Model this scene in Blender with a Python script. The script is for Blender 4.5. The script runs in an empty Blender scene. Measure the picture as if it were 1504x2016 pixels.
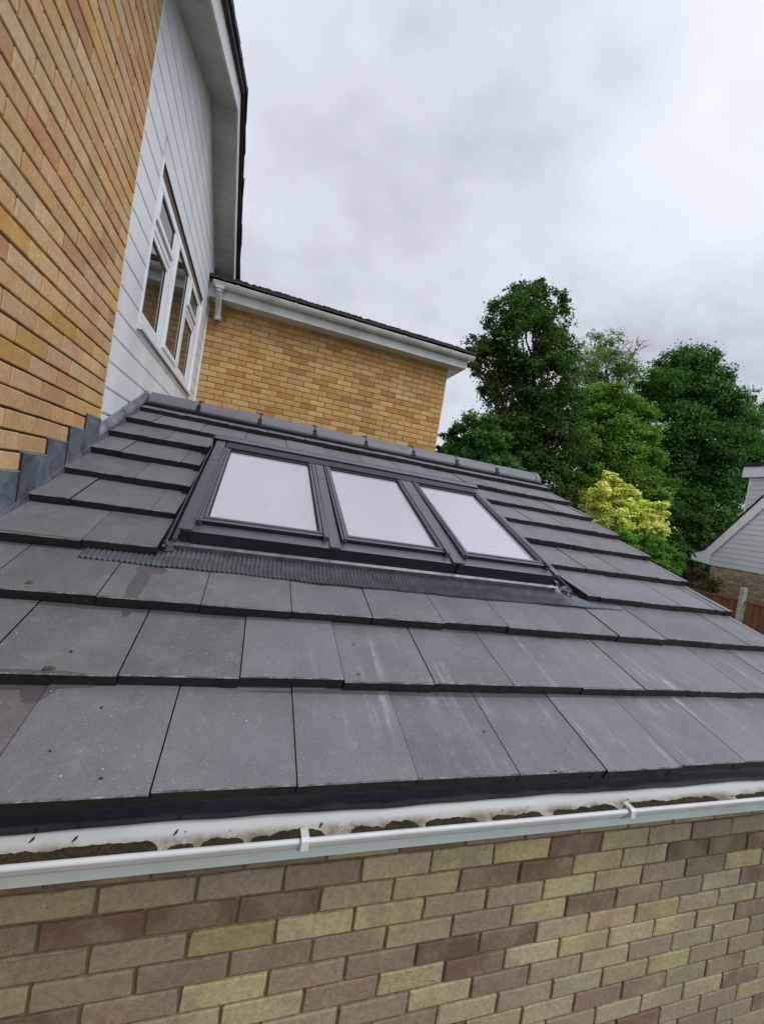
import bpy, bmesh, math, random
import numpy as np
from mathutils import Vector, Matrix
C = bpy.context.scene
col = C.collection
R = math.radians
rnd = random.Random(7)

# ------------------------------------------------------------ camera
FW, FH, FPX = 1504.0, 2016.0, 814.78
CAM = np.array([0.8595, -0.9077, 0.6579])
RM = np.array([[0.94165867, 0.30210078, -0.14837099],
               [-0.29567355, 0.95313247, 0.06415331],
               [0.1607980, -0.01654115, 0.98684872]])
cam = bpy.data.cameras.new('camera')
co = bpy.data.objects.new('camera', cam)
col.objects.link(co)
m = Matrix(((RM[0, 0], RM[0, 2], -RM[0, 1], CAM[0]),
            (RM[1, 0], RM[1, 2], -RM[1, 1], CAM[1]),
            (RM[2, 0], RM[2, 2], -RM[2, 1], CAM[2]), (0, 0, 0, 1)))
co.matrix_world = m
cam.sensor_fit = 'VERTICAL'
cam.sensor_height = 24.0
cam.lens = FPX / FH * 24.0
cam.clip_start = 0.02
cam.clip_end = 2000
C.camera = co

# ------------------------------------------------------------ light
SUN_EL, SUN_AZ = R(58), R(-158)          # azimuth from +Y towards +X: behind the viewer
SD = Vector((math.sin(SUN_AZ) * math.cos(SUN_EL), math.cos(SUN_AZ) * math.cos(SUN_EL), math.sin(SUN_EL)))
SD = Vector((0.42, -0.50, 0.76)).normalized()
w = bpy.data.worlds.new('World')
C.world = w
w.use_nodes = True
nt = w.node_tree
nt.nodes.clear()
N = nt.nodes.new
L = nt.links.new
def mth(nt, op, a, b=None, clamp=False):
    n = nt.nodes.new('ShaderNodeMath'); n.operation = op; n.use_clamp = clamp
    for i, v in enumerate((a, b)):
        if v is None: continue
        if isinstance(v, (int, float)): n.inputs[i].default_value = v
        else: nt.links.new(v, n.inputs[i])
    return n.outputs[0]
tc = N('ShaderNodeTexCoord')
sep = N('ShaderNodeSeparateXYZ'); L(tc.outputs['Generated'], sep.inputs[0])
zc = mth(nt, 'ADD', mth(nt, 'MAXIMUM', sep.outputs[2], 0.0), 0.28)
cmb = N('ShaderNodeCombineXYZ')
L(mth(nt, 'DIVIDE', sep.outputs[0], zc), cmb.inputs[0]); L(mth(nt, 'DIVIDE', sep.outputs[1], zc), cmb.inputs[1])
cmb.inputs[2].default_value = 3.4
n1 = N('ShaderNodeTexNoise'); n1.inputs['Scale'].default_value = 1.05; n1.inputs['Detail'].default_value = 5; n1.inputs['Roughness'].default_value = .5; n1.inputs['Distortion'].default_value = .35
n2 = N('ShaderNodeTexNoise'); n2.inputs['Scale'].default_value = 3.1; n2.inputs['Detail'].default_value = 8; n2.inputs['Roughness'].default_value = .55
L(cmb.outputs[0], n1.inputs[0]); L(cmb.outputs[0], n2.inputs[0])
cl = mth(nt, 'ADD', mth(nt, 'MULTIPLY', n1.outputs[0], .52), mth(nt, 'MULTIPLY', n2.outputs[0], .48))
cr = N('ShaderNodeValToRGB'); L(cl, cr.inputs[0])
e = cr.color_ramp.elements
e[0].position = .36; e[0].color = (.41, .432, .495, 1)
e[1].position = .62; e[1].color = (.655, .685, .775, 1)
x_ = e.new(.5); x_.color = (.56, .585, .66, 1)
# thinner cloud (brighter) high up and around the hidden sun, behind the viewer
dotn = N('ShaderNodeVectorMath'); dotn.operation = 'DOT_PRODUCT'
L(tc.outputs['Generated'], dotn.inputs[0]); dotn.inputs[1].default_value = SD
glow = mth(nt, 'MULTIPLY', mth(nt, 'POWER', mth(nt, 'MAXIMUM', dotn.outputs['Value'], 0.0), 3.0), 1.0)
zen = mth(nt, 'MULTIPLY', mth(nt, 'POWER', mth(nt, 'MAXIMUM', sep.outputs[2], 0.0), 4.0), .25)
gain = mth(nt, 'ADD', mth(nt, 'ADD', glow, zen), 1.0)
bgc = N('ShaderNodeBackground'); L(cr.outputs[0], bgc.inputs[0]); L(gain, bgc.inputs[1])
sky = N('ShaderNodeTexSky'); sky.sky_type = 'NISHITA'; sky.sun_disc = False
sky.sun_elevation = math.asin(SD.z); sky.sun_rotation = math.atan2(SD.x, SD.y)
bgs = N('ShaderNodeBackground'); L(sky.outputs[0], bgs.inputs[0]); bgs.inputs[1].default_value = .08
mx = N('ShaderNodeMixShader'); mx.inputs[0].default_value = .93
L(bgs.outputs[0], mx.inputs[1]); L(bgc.outputs[0], mx.inputs[2])
ow = N('ShaderNodeOutputWorld'); L(mx.outputs[0], ow.inputs[0])
sl = bpy.data.lights.new('sun', 'SUN'); sl.energy = 1.0; sl.angle = R(28); sl.color = (1, .965, .92)
so = bpy.data.objects.new('sun', sl); col.objects.link(so)
so.rotation_euler = SD.to_track_quat('Z', 'Y').to_euler(); so.location = (0, 0, 30)
C.view_settings.view_transform = 'Standard'; C.view_settings.look = 'None'
C.view_settings.exposure = 0.32; C.view_settings.gamma = 1
C.cycles.max_bounces = 6

# ------------------------------------------------------------ materials
def newmat(name):
    mt = bpy.data.materials.new(name); mt.use_nodes = True
    t = mt.node_tree
    return mt, t, t.nodes['Principled BSDF']
def noise(t, scale, detail=4, rough=.55, vec=None, dist=0):
    n = t.nodes.new('ShaderNodeTexNoise'); n.inputs['Scale'].default_value = scale
    n.inputs['Detail'].default_value = detail; n.inputs['Roughness'].default_value = rough; n.inputs['Distortion'].default_value = dist
    if vec is None:
        q = t.nodes.new('ShaderNodeTexCoord'); vec = q.outputs['Object']
    t.links.new(vec, n.inputs[0])
    return n.outputs[0]
def ramp(t, fac, stops):
    r = t.nodes.new('ShaderNodeValToRGB'); t.links.new(fac, r.inputs[0])
    el = r.color_ramp.elements
    while len(el) < len(stops): el.new(.5)
    for i, (p, c) in enumerate(stops):
        el[i].position = p
        el[i].color = (c, c, c, 1) if isinstance(c, (int, float)) else (*c, 1)
    return r.outputs[0]
def mixc(t, fac, a, b, mode='MIX'):
    n = t.nodes.new('ShaderNodeMix'); n.data_type = 'RGBA'; n.blend_type = mode
    for s, v in ((0, fac), (6, a), (7, b)):
        if isinstance(v, (int, float)): n.inputs[s].default_value = v
        elif isinstance(v, tuple): n.inputs[s].default_value = (*v, 1)
        else: t.links.new(v, n.inputs[s])
    return n.outputs[2]
def bump(t, b, h, strength, dist=.005):
    n = t.nodes.new('ShaderNodeBump'); n.inputs['Strength'].default_value = strength; n.inputs['Distance'].default_value = dist
    t.links.new(h, n.inputs['Height']); t.links.new(n.outputs[0], b.inputs['Normal'])
def stretch(t, sx, sy, sz):
    q = t.nodes.new('ShaderNodeTexCoord'); mp = t.nodes.new('ShaderNodeMapping')
    mp.inputs['Scale'].default_value = (sx, sy, sz); t.links.new(q.outputs['Object'], mp.inputs[0])
    return mp.outputs[0]
def attr(t):
    a = t.nodes.new('ShaderNodeAttribute'); a.attribute_name = 'Col'; return a.outputs['Color']

def simple(name, c, rough=.5, var=.15, scale=8, metal=0, bmp=0, bscale=60, spec=.5, streak=False):
    mt, t, b = newmat(name)
    v = stretch(t, 1, 1, .15) if streak else None
    n = noise(t, scale, 5, vec=v)
    f = ramp(t, n, [(.3, 1 - var), (.7, 1 + var * .4)])
    t.links.new(mixc(t, 1.0, tuple(c), f, 'MULTIPLY'), b.inputs['Base Color'])
    b.inputs['Roughness'].default_value = rough; b.inputs['Metallic'].default_value = metal
    b.inputs['Specular IOR Level'].default_value = spec
    if bmp: bump(t, b, noise(t, bscale, 3), bmp)
    return mt

def brickmat(name, speck=.5, blotch=.3, sc=1.0, rough=.85, tint2=(.75, .7, .62)):
    mt, t, b = newmat(name)
    a = attr(t)
    n = noise(t, 9 * sc, 4)
    c = mixc(t, ramp(t, n, [(.42, 0.0), (.66, blotch)]), a, mixc(t, 1.0, a, tint2, 'MULTIPLY'))
    n2_ = noise(t, 55 * sc, 3)
    c = mixc(t, 1.0, c, ramp(t, n2_, [(.3, .82), (.7, 1.12)]), 'MULTIPLY')
    n3 = noise(t, 210 * sc, 1, .3)
    c = mixc(t, ramp(t, n3, [(.24, speck), (.29, 0.0)]), c, (.05, .04, .03))
    t.links.new(c, b.inputs['Base Color']); b.inputs['Roughness'].default_value = rough
    bump(t, b, mixc(t, .5, n2_, n3), .45, .003)
    return mt
M_BUFF = brickmat('buff_brick', .35, .6, 1.0, tint2=(.90, .70, .55))
def stockmat():
    mt, t, b = newmat('mixed_stock_brick')
    a = attr(t)
    n = noise(t, 7, 3, .5); n1_ = noise(t, 4.5, 4, .6); n2_ = noise(t, 60, 4, .6); n3 = noise(t, 260, 1, .3); big = noise(t, .8, 4)
    c = mixc(t, ramp(t, n, [(.44, 0.0), (.60, .6)]), a, (.26, .205, .15))
    c = mixc(t, ramp(t, n1_, [(.56, 0.0), (.68, .4)]), c, (.42, .33, .18))
    c = mixc(t, 1.0, c, ramp(t, n2_, [(.3, .78), (.7, 1.16)]), 'MULTIPLY')
    c = mixc(t, 1.0, c, ramp(t, big, [(.3, .84), (.7, 1.06)]), 'MULTIPLY')
    c = mixc(t, ramp(t, n3, [(.26, .75), (.31, 0.0)]), c, (.05, .04, .03))
    t.links.new(c, b.inputs['Base Color']); b.inputs['Roughness'].default_value = .85
    bump(t, b, mixc(t, .5, n2_, n3), .7, .004)
    return mt
M_STOCK = stockmat()
M_MORTW = simple('pale_sandy_mortar', (.30, .20, .09), .95, .3, 30, bmp=.5)
M_MORT = simple('shaded_sandy_mortar', (.12, .072, .032), .95, .3, 30, bmp=.5)  # mortar darkened: the shadow in the raked joints is put into its colour
M_MORT2 = simple('brown_mortar', (.16, .125, .062), .95, .35, 25, bmp=.5)

# white boards
M_CLAD = simple('white_cladding', (.74, .77, .80), .38, .16, 3.2, streak=True)
M_CLADG = simple('cladding_groove', (.05, .055, .065), .6, .1, 3)
M_UPVC = simple('white_upvc', (.80, .82, .85), .28, .06, 4)
M_UPVC2 = simple('weathered_white_upvc', (.66, .66, .65), .42, .25, 5, streak=True)
M_HEAD = simple('shaded_reveal_head', (.14, .10, .08), .8, .4, 20)  # shade of the recessed head reveal, put into a dark brown colour
def soffitmat():
    mt, t, b = newmat('dirty_soffit')
    n = noise(t, 3.5, 6); n2_ = noise(t, 14, 4)
    c = mixc(t, ramp(t, n, [(.35, 0.0), (.7, .8)]), (.55, .56, .55), (.33, .35, .31))
    c = mixc(t, 1.0, c, ramp(t, n2_, [(.3, .85), (.7, 1.05)]), 'MULTIPLY')
    wv = t.nodes.new('ShaderNodeTexWave'); wv.inputs['Scale'].default_value = 3.2; wv.bands_direction = 'Y'; wv.inputs['Distortion'].default_value = 0
    q = t.nodes.new('ShaderNodeTexCoord'); t.links.new(q.outputs['Object'], wv.inputs[0])
    c = mixc(t, ramp(t, wv.outputs['Fac'], [(0, .38), (.04, 0.0)]), c, (.17, .18, .165))
    t.links.new(c, b.inputs['Base Color']); b.inputs['Roughness'].default_value = .6
    return mt
M_SOFF = soffitmat()
def ribbed():
    # white soffit board with fine tongue-and-groove lines
    mt, t, b = newmat('grooved_soffit_board')
    wv = t.nodes.new('ShaderNodeTexWave'); wv.inputs['Scale'].default_value = 5; wv.bands_direction = 'X'
    q = t.nodes.new('ShaderNodeTexCoord'); t.links.new(q.outputs['Object'], wv.inputs[0])
    c = mixc(t, ramp(t, wv.outputs['Fac'], [(0, .25), (.06, 0.0)]), (.62, .61, .6), (.3, .3, .3))
    t.links.new(c, b.inputs['Base Color']); b.inputs['Roughness'].default_value = .5
    return mt
M_SOFFR = ribbed()

def tilemat():
    mt, t, b = newmat('grey_concrete_tile')
    q = t.nodes.new('ShaderNodeTexCoord'); ob = q.outputs['Object']
    sp = t.nodes.new('ShaderNodeSeparateXYZ'); t.links.new(ob, sp.inputs[0])
    X, S_ = sp.outputs[0], sp.outputs[1]
    a = attr(t)
    n = noise(t, 2.2, 6, vec=ob); nf = noise(t, 210, 2, .6, vec=ob); nm = noise(t, 24, 6, .65, vec=ob)
    c = mixc(t, 1.0, a, ramp(t, n, [(.3, .86), (.7, 1.1)]), 'MULTIPLY')
    c = mixc(t, 1.0, c, ramp(t, nf, [(.3, .86), (.7, 1.14)]), 'MULTIPLY')
    c = mixc(t, ramp(t, nm, [(.54, 0.0), (.76, .42)]), c, (.27, .27, .29))
    c = mixc(t, ramp(t, noise(t, 7, 5, .65, vec=ob), [(.42, .0), (.68, .38)]), c, (.20, .20, .215))
    c = mixc(t, ramp(t, noise(t, 330, 1, .4, vec=ob), [(.70, 0.0), (.74, .8)]), c, (.42, .42, .43))
    # lime bloom: pale runs down the slope
    st = noise(t, 1.0, 6, .6, vec=stretch(t, 24, 1.6, 1), dist=.4)
    st2 = noise(t, 40, 3, vec=ob)
    region = noise(t, 2.6, 2, vec=ob)
    f = mth(t, 'MULTIPLY', ramp(t, st, [(.54, 0.0), (.68, 1.0)]), ramp(t, region, [(.44, 0.0), (.60, .55)]))
    f = mth(t, 'MULTIPLY', f, ramp(t, st2, [(.35, .25), (.6, 1.0)]))
    lim = mth(t, 'MULTIPLY', ramp(t, mth(t, 'SUBTRACT', X, .95), [(0.0, .12), (.4, 1.0)]), ramp(t, S_, [(.50, 1.0), (.7, .12)]))
    f = mth(t, 'MULTIPLY', f, lim)
    c = mixc(t, f, c, (.42, .44, .47))
    # wet patches where water creeps out below a lap
    def patch(cx, cs, rx, rs, wob=.5):
        dx = mth(t, 'DIVIDE', mth(t, 'SUBTRACT', X, cx), rx); ds = mth(t, 'DIVIDE', mth(t, 'SUBTRACT', S_, cs), rs)
        d = mth(t, 'SQRT', mth(t, 'ADD', mth(t, 'MULTIPLY', dx, dx), mth(t, 'MULTIPLY', ds, ds)))
        d = mth(t, 'ADD', d, mth(t, 'MULTIPLY', mth(t, 'SUBTRACT', noise(t, 22, 4, vec=ob), .5), wob))
        return ramp(t, d, [(.93, 1.0), (1.0, 0.0)])
    wet = mth(t, 'MULTIPLY', patch(.440, .295, .040, .058, .6), ramp(t, S_, [(.3005, 1.0), (.3015, 0.0)]))
    for a_ in ((.40, .300, .17, .016), (.545, .72, .026, .17, .25), (.56, .80, .05, .035), (.47, .60, .2, .012), (.9, .595, .4, .012), (1.5, .292, .6, .012), (2.2, .295, .5, .010), (.15, .905, .3, .016), (1.7, .60, .7, .010)):
        wet = mth(t, 'MAXIMUM', wet, patch(*a_))
    c = mixc(t, mth(t, 'MULTIPLY', wet, .62), c, (.055, .05, .055))
    t.links.new(c, b.inputs['Base Color'])
    rr = ramp(t, nm, [(.3, .40), (.7, .60)])
    t.links.new(mth(t, 'SUBTRACT', rr, mth(t, 'MULTIPLY', wet, .12)), b.inputs['Roughness'])
    b.inputs['Specular IOR Level'].default_value = .45
    bump(t, b, mixc(t, .35, nf, nm), .22, .002)
    return mt
M_TILE = tilemat()
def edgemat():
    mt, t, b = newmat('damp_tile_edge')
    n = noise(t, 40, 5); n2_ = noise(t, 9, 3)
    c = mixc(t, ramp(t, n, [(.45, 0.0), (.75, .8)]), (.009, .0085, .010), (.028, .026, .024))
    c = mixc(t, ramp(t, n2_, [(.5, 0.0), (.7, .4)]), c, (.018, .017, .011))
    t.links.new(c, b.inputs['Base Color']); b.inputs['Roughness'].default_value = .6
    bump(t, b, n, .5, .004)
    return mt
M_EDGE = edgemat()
M_RIDGE = simple('grey_ridge_tile', (.135, .137, .155), .5, .15, 12, bmp=.2, bscale=150)
M_CLIP = simple('black_plastic', (.01, .01, .011), .4, .2, 30)
M_FELT = simple('black_eaves_felt', (.012, .018, .030), .30, .4, 30, bmp=.25, bscale=160)
M_OLDROOF = simple('old_mossy_roof_tile', (.028, .03, .022), .8, .6, 14, bmp=.8, bscale=30)
M_DARK = simple('dark_undercloak', (.012, .011, .014), .7, .3, 20)
def leadmat():
    mt, t, b = newmat('lead_sheet')
    n = noise(t, 7, 6, .6, dist=.6); n2_ = noise(t, 30, 5, .6)
    c = mixc(t, ramp(t, n, [(.35, 0.0), (.7, 1.0)]), (.07, .085, .11), (.20, .235, .275))
    c = mixc(t, ramp(t, n2_, [(.55, 0.0), (.8, .5)]), c, (.36, .38, .40))
    t.links.new(c, b.inputs['Base Color']); b.inputs['Roughness'].default_value = .5; b.inputs['Metallic'].default_value = .25
    bump(t, b, n2_, .35, .004)
    return mt
M_LEAD = leadmat()
M_ALU = simple('grey_coated_aluminium', (.135, .15, .17), .34, .12, 10, metal=.6, bmp=.05, bscale=120)
M_ALUD = simple('dark_shaded_aluminium', (.016, .020, .027), .4, .15, 10, metal=.2)  # dark metal, also used to paint the shade under the hood
M_PLEAT = simple('pleated_grey_apron', (.26, .285, .315), .33, .3, 25, metal=.65)
M_GUT = simple('white_pvc_gutter', (.56, .575, .59), .38, .08, 9)
M_FASC = simple('pale_fascia_board', (.60, .67, .67), .4, .08, 6)
def gutin():
    mt, t, b = newmat('stained_gutter_inside')
    q = t.nodes.new('ShaderNodeTexCoord')
    n = noise(t, 28, 6, .7); n2_ = noise(t, 4, 3)
    sp = t.nodes.new('ShaderNodeSeparateXYZ'); t.links.new(q.outputs['Object'], sp.inputs[0])
    low = ramp(t, mth(t, 'ADD', mth(t, 'MULTIPLY', sp.outputs[2], -1.0), mth(t, 'MULTIPLY', mth(t, 'SUBTRACT', n, .5), .010)), [(.1235, 0.0), (.1275, 1.0)])
    f = mth(t, 'MULTIPLY', low, ramp(t, noise(t, 9, 5, .7), [(.40, 0.0), (.55, 1.0)]))
    c = mixc(t, ramp(t, n2_, [(.3, 0.0), (.8, .3)]), (.60, .62, .62), (.56, .54, .51))
    c = mixc(t, mth(t, 'MULTIPLY', low, .55), c, (.52, .48, .36))
    c = mixc(t, mth(t, 'MULTIPLY', f, .75), c, (.17, .115, .065))
    t.links.new(c, b.inputs['Base Color']); b.inputs['Roughness'].default_value = .45
    return mt
M_GUTIN = gutin()
def mossmat():
    mt, t, b = newmat('gutter_moss_silt')
    n = noise(t, 35, 5, .6); n2_ = noise(t, 160, 3)
    c = mixc(t, ramp(t, n, [(.4, 0.0), (.6, 1.0)]), (.075, .045, .022), (.032, .032, .013))
    c = mixc(t, 1.0, c, ramp(t, n2_, [(.3, .5), (.7, 1.5)]), 'MULTIPLY')
    t.links.new(c, b.inputs['Base Color']); b.inputs['Roughness'].default_value = .9
    bump(t, b, n2_, 1, .01)
    return mt
M_MOSS = mossmat()
def glassmat(name, under, f0, rough=.02):
    mt, t, b = newmat(name)
    t.nodes.remove(b)
    d = t.nodes.new('ShaderNodeBsdfDiffuse'); d.inputs[0].default_value = (*under, 1)
    g = t.nodes.new('ShaderNodeBsdfGlossy'); g.inputs['Roughness'].default_value = rough
    fr = t.nodes.new('ShaderNodeFresnel'); fr.inputs[0].default_value = f0
    mxs = t.nodes.new('ShaderNodeMixShader')
    t.links.new(fr.outputs[0], mxs.inputs[0]); t.links.new(d.outputs[0], mxs.inputs[1]); t.links.new(g.outputs[0], mxs.inputs[2])
    t.links.new(mxs.outputs[0], t.nodes['Material Output'].inputs[0])
    return mt
M_RGLASS = glassmat('roof_window_glass', (.42, .42, .47), 4.6)
M_WGLASS = glassmat('window_glass', (.03, .028, .025), 3.6, .01)

# ------------------------------------------------------------ mesh helpers
class MB:
    def __init__(s): s.v = []; s.f = []; s.m = []; s.c = []
    def face(s, pts, mi=0, c=(1, 1, 1)):
        i = len(s.v); s.v += [tuple(p) for p in pts]; s.f.append(tuple(range(i, i + len(pts)))); s.m.append(mi); s.c.append(c)
    def box(s, x0, x1, y0, y1, z0, z1, mi=0, c=(1, 1, 1), fm=None):
        P = [(x0, y0, z0), (x1, y0, z0), (x1, y1, z0), (x0, y1, z0), (x0, y0, z1), (x1, y0, z1), (x1, y1, z1), (x0, y1, z1)]
        s.hexa(P, mi, c, fm)
    def hexa(s, P, mi=0, c=(1, 1, 1), fm=None):
        # order: bottom 0-3, top 4-7; faces bottom, top, front(-y), right, back, left
        i = len(s.v); s.v += [tuple(p) for p in P]
        for k, q in enumerate(((3, 2, 1, 0), (4, 5, 6, 7), (0, 1, 5, 4), (1, 2, 6, 5), (2, 3, 7, 6), (3, 0, 4, 7))):
            s.f.append(tuple(i + j for j in q)); s.m.append(fm[k] if fm else mi); s.c.append(c)
    def prism(s, prof, axis, a, b, mi=0, c=(1, 1, 1)):
        # profile of (u,v) points extruded along x ('x': u=y v=z) or y ('y': u=x v=z)
        f = (lambda u, v, t: (t, u, v)) if axis == 'x' else (lambda u, v, t: (u, t, v))
        n = len(prof); i = len(s.v)
        s.v += [f(u, v, a) for u, v in prof] + [f(u, v, b) for u, v in prof]
        for k in range(n):
            s.f.append((i + k, i + (k + 1) % n, i + n + (k + 1) % n, i + n + k)); s.m.append(mi); s.c.append(c)
        s.f.append(tuple(i + k for k in range(n))[::-1]); s.m.append(mi); s.c.append(c)
        s.f.append(tuple(i + n + k for k in range(n))); s.m.append(mi); s.c.append(c)
    def tube(s, pts, rad, n=10, mi=0, c=(1, 1, 1), cap=True):
        pts = [Vector(p) for p in pts]; rads = rad if isinstance(rad, (list, tuple)) else [rad] * len(pts)
        i0 = len(s.v)
        for k, p in enumerate(pts):
            d = (pts[min(k + 1, len(pts) - 1)] - pts[max(k - 1, 0)]).normalized()
            a = d.cross(Vector((0, 0, 1)) if abs(d.z) < .95 else Vector((1, 0, 0))).normalized(); b_ = d.cross(a)
            for j in range(n):
                t_ = 2 * math.pi * j / n
                s.v.append(tuple(p + (a * math.cos(t_) + b_ * math.sin(t_)) * rads[k]))
        for k in range(len(pts) - 1):
            for j in range(n):
                s.f.append((i0 + k * n + j, i0 + k * n + (j + 1) % n, i0 + (k + 1) * n + (j + 1) % n, i0 + (k + 1) * n + j)); s.m.append(mi); s.c.append(c)
        if cap:
            s.f.append(tuple(i0 + j for j in range(n))[::-1]); s.m.append(mi); s.c.append(c)
            s.f.append(tuple(i0 + (len(pts) - 1) * n + j for j in range(n))); s.m.append(mi); s.c.append(c)
    def build(s, name, mats, parent=None, bevel=0, smooth=False, rot=None, origin=None, merge=False):
        me = bpy.data.meshes.new(name)
        me.from_pydata(s.v, [], s.f); me.update()
        if not isinstance(mats, (list, tuple)): mats = [mats]
        for q in mats: me.materials.append(q)
        me.polygons.foreach_set('material_index', s.m)
        ca = me.color_attributes.new('Col', 'FLOAT_COLOR', 'CORNER')
        arr = np.ones((len(me.loops), 4), 'f'); k = 0
        for fc, c in zip(s.f, s.c):
            arr[k:k + len(fc), :3] = c; k += len(fc)
        ca.data.foreach_set('color', arr.ravel())
        bm = bmesh.new(); bm.from_mesh(me)
        if merge: bmesh.ops.remove_doubles(bm, verts=bm.verts, dist=1e-5)
        bmesh.ops.recalc_face_normals(bm, faces=bm.faces)
        bm.to_mesh(me); bm.free()
        if smooth: me.polygons.foreach_set('use_smooth', [True] * len(me.polygons))
        o = bpy.data.objects.new(name, me); col.objects.link(o)
        place(o, parent, rot)
        if origin is not None and parent is None:
            me.transform(Matrix.Translation(-Vector(origin))); o.location = origin
        if bevel:
            md = o.modifiers.new('bevel', 'BEVEL'); md.width = bevel; md.segments = 2; md.limit_method = 'ANGLE'; md.angle_limit = R(40)
        return o
ORG = {}
def place(o, parent, rot=None):
    # meshes are written in scene coordinates (or roof coordinates when rot is set)
    if parent is not None:
        o.parent = parent
        o.location = -Vector(ORG.get(parent.name, (0, 0, 0)))
    if rot: o.rotation_euler = rot
def thing(name, loc, label, cat, group=None):
    o = bpy.data.objects.new(name, None); col.objects.link(o); o.location = loc; o.empty_display_size = .2
    ORG[o.name] = tuple(loc); o['label'] = label; o['category'] = cat
    if group: o['group'] = group
    return o
def sub(o):                       # parts of a part share its coordinates
    ORG[o.name] = (0, 0, 0); return o
def tag(o, label=None, cat=None, group=None, kind=None):
    for k, v in (('label', label), ('category', cat), ('group', group), ('kind', kind)):
        if v: o[k] = v
    return o

# ------------------------------------------------------------ brickwork
BUFF = [(a * .97, b_ * .93, c_ * .88) for a, b_, c_ in [(.60, .41, .20), (.58, .40, .19), (.60, .42, .22), (.57, .39, .18), (.56, .41, .22), (.55, .36, .18), (.60, .39, .17), (.50, .30, .14), (.59, .38, .21), (.57, .41, .21), (.61, .43, .23), (.56, .35, .12)] + [(.54, .34, .17), (.48, .28, .14), (.60, .45, .27)]]
WBUFF = [(a * .93, b_ * .86, c_ * .78) for a, b_, c_ in [(.62, .41, .16), (.63, .43, .18), (.60, .39, .15), (.57, .36, .14), (.62, .44, .21), (.52, .31, .12), (.47, .27, .10), (.62, .41, .17), (.64, .44, .2), (.60, .40, .17)]]
STOCK = [(a * .84, b_ * .79, c_ * .70) for a, b_, c_ in [(.44, .37, .25), (.41, .345, .24), (.38, .315, .245), (.35, .285, .23), (.31, .265, .20), (.46, .40, .24), (.19, .125, .095), (.205, .135, .105), (.24, .165, .13), (.285, .215, .17), (.44, .385, .28), (.48, .42, .27), (.345, .27, .22), (.27, .205, .165), (.37, .31, .23), (.335, .265, .215), (.41, .33, .19), (.17, .115, .09)]]
def brickwork(mb, P, ax, u0, u1, z0, z1, bed0, joint0, palette, rng, keep=None, half=.5, depth=.010, jog=.0012, rough=0):
    """bricks on a plane. P(u, z, d) -> point, d = depth out of the mortar face; bed0 a bed-joint height, joint0 a perpend on even rows"""
    G, LN = .075, .225
    r0 = int(math.floor((z0 - bed0) / G)); r1 = int(math.ceil((z1 - bed0) / G))
    for r in range(r0, r1):
        za = bed0 + r * G + .0042; zb = za + .0666
        if zb < z0 or za > z1: continue
        za = max(za, z0); zb = min(zb, z1)
        off = joint0 + (half * LN if r % 2 else 0)
        i0 = int(math.floor((u0 - off) / LN)); i1 = int(math.ceil((u1 - off) / LN))
        for i in range(i0, i1):
            ua = off + i * LN + .0042; ub = ua + .2166
            ua = max(ua, u0); ub = min(ub, u1)
            if ub - ua < .02: continue
            if keep and not keep((ua + ub) / 2, (za + zb) / 2): continue
            c = palette[int(rng.random() ** 1.0 * len(palette))]
            k = rng.uniform(.88, 1.1); c = tuple(q * k * rng.uniform(.97, 1.03) for q in c)
            j = lambda: rng.uniform(-jog, jog)
            d = depth + rng.uniform(-.0015, .0015); bv = .0035
            k1, k2, k3, k4 = (rng.uniform(.0015, .0055) for _ in range(4)); um = (ua + ub) / 2
            o4 = [(ua + k1, za + j()), (um, za + j()), (ub - k2, za + j()), (ub + j(), za + k2), (ub + j(), zb - k3), (ub - k3, zb + j()), (um, zb + j()), (ua + k4, zb + j()), (ua + j(), zb - k4), (ua + j(), za + k1)]
            i4 = [(min(max(u, ua + bv), ub - bv), min(max(z_, za + bv), zb - bv)) for u, z_ in o4]
            if rough:
                oo = []
                for q in range(len(o4)):
                    p0_, p1_ = o4[q], o4[(q + 1) % len(o4)]; ns_ = max(1, int((abs(p1_[0] - p0_[0]) + abs(p1_[1] - p0_[1])) / .016))
                    for w_ in range(ns_):
                        f_ = w_ / ns_; oo.append((p0_[0] + (p1_[0] - p0_[0]) * f_ + rng.uniform(-rough, rough), p0_[1] + (p1_[1] - p0_[1]) * f_ + rng.uniform(-rough, rough)))
                o4 = oo
                i4 = [(min(max(u, ua + bv), ub - bv) + rng.uniform(-rough, rough) * .7, min(max(z_, za + bv), zb - bv) + rng.uniform(-rough, rough) * .7) for u, z_ in o4]
            NQ = len(o4)
            A = [P(u, z, 0) for u, z in o4]; B = [P(u, z, d - .003) for u, z in o4]; D = [P(u, z, d) for u, z in i4]
            mb.face(D, 0, c)
            for q in range(NQ):
                q2 = (q + 1) % NQ
                mb.face([B[q], B[q2], D[q2], D[q]], 0, c); mb.face([A[q], A[q2], B[q2], B[q]], 0, c)

GZ = -2.4
TAN = math.tan(R(23.6))
PKY, PKZ = 3.42, 4.09
def rake(y): return PKZ - abs(y - PKY) * TAN
YF = 5.08

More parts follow.
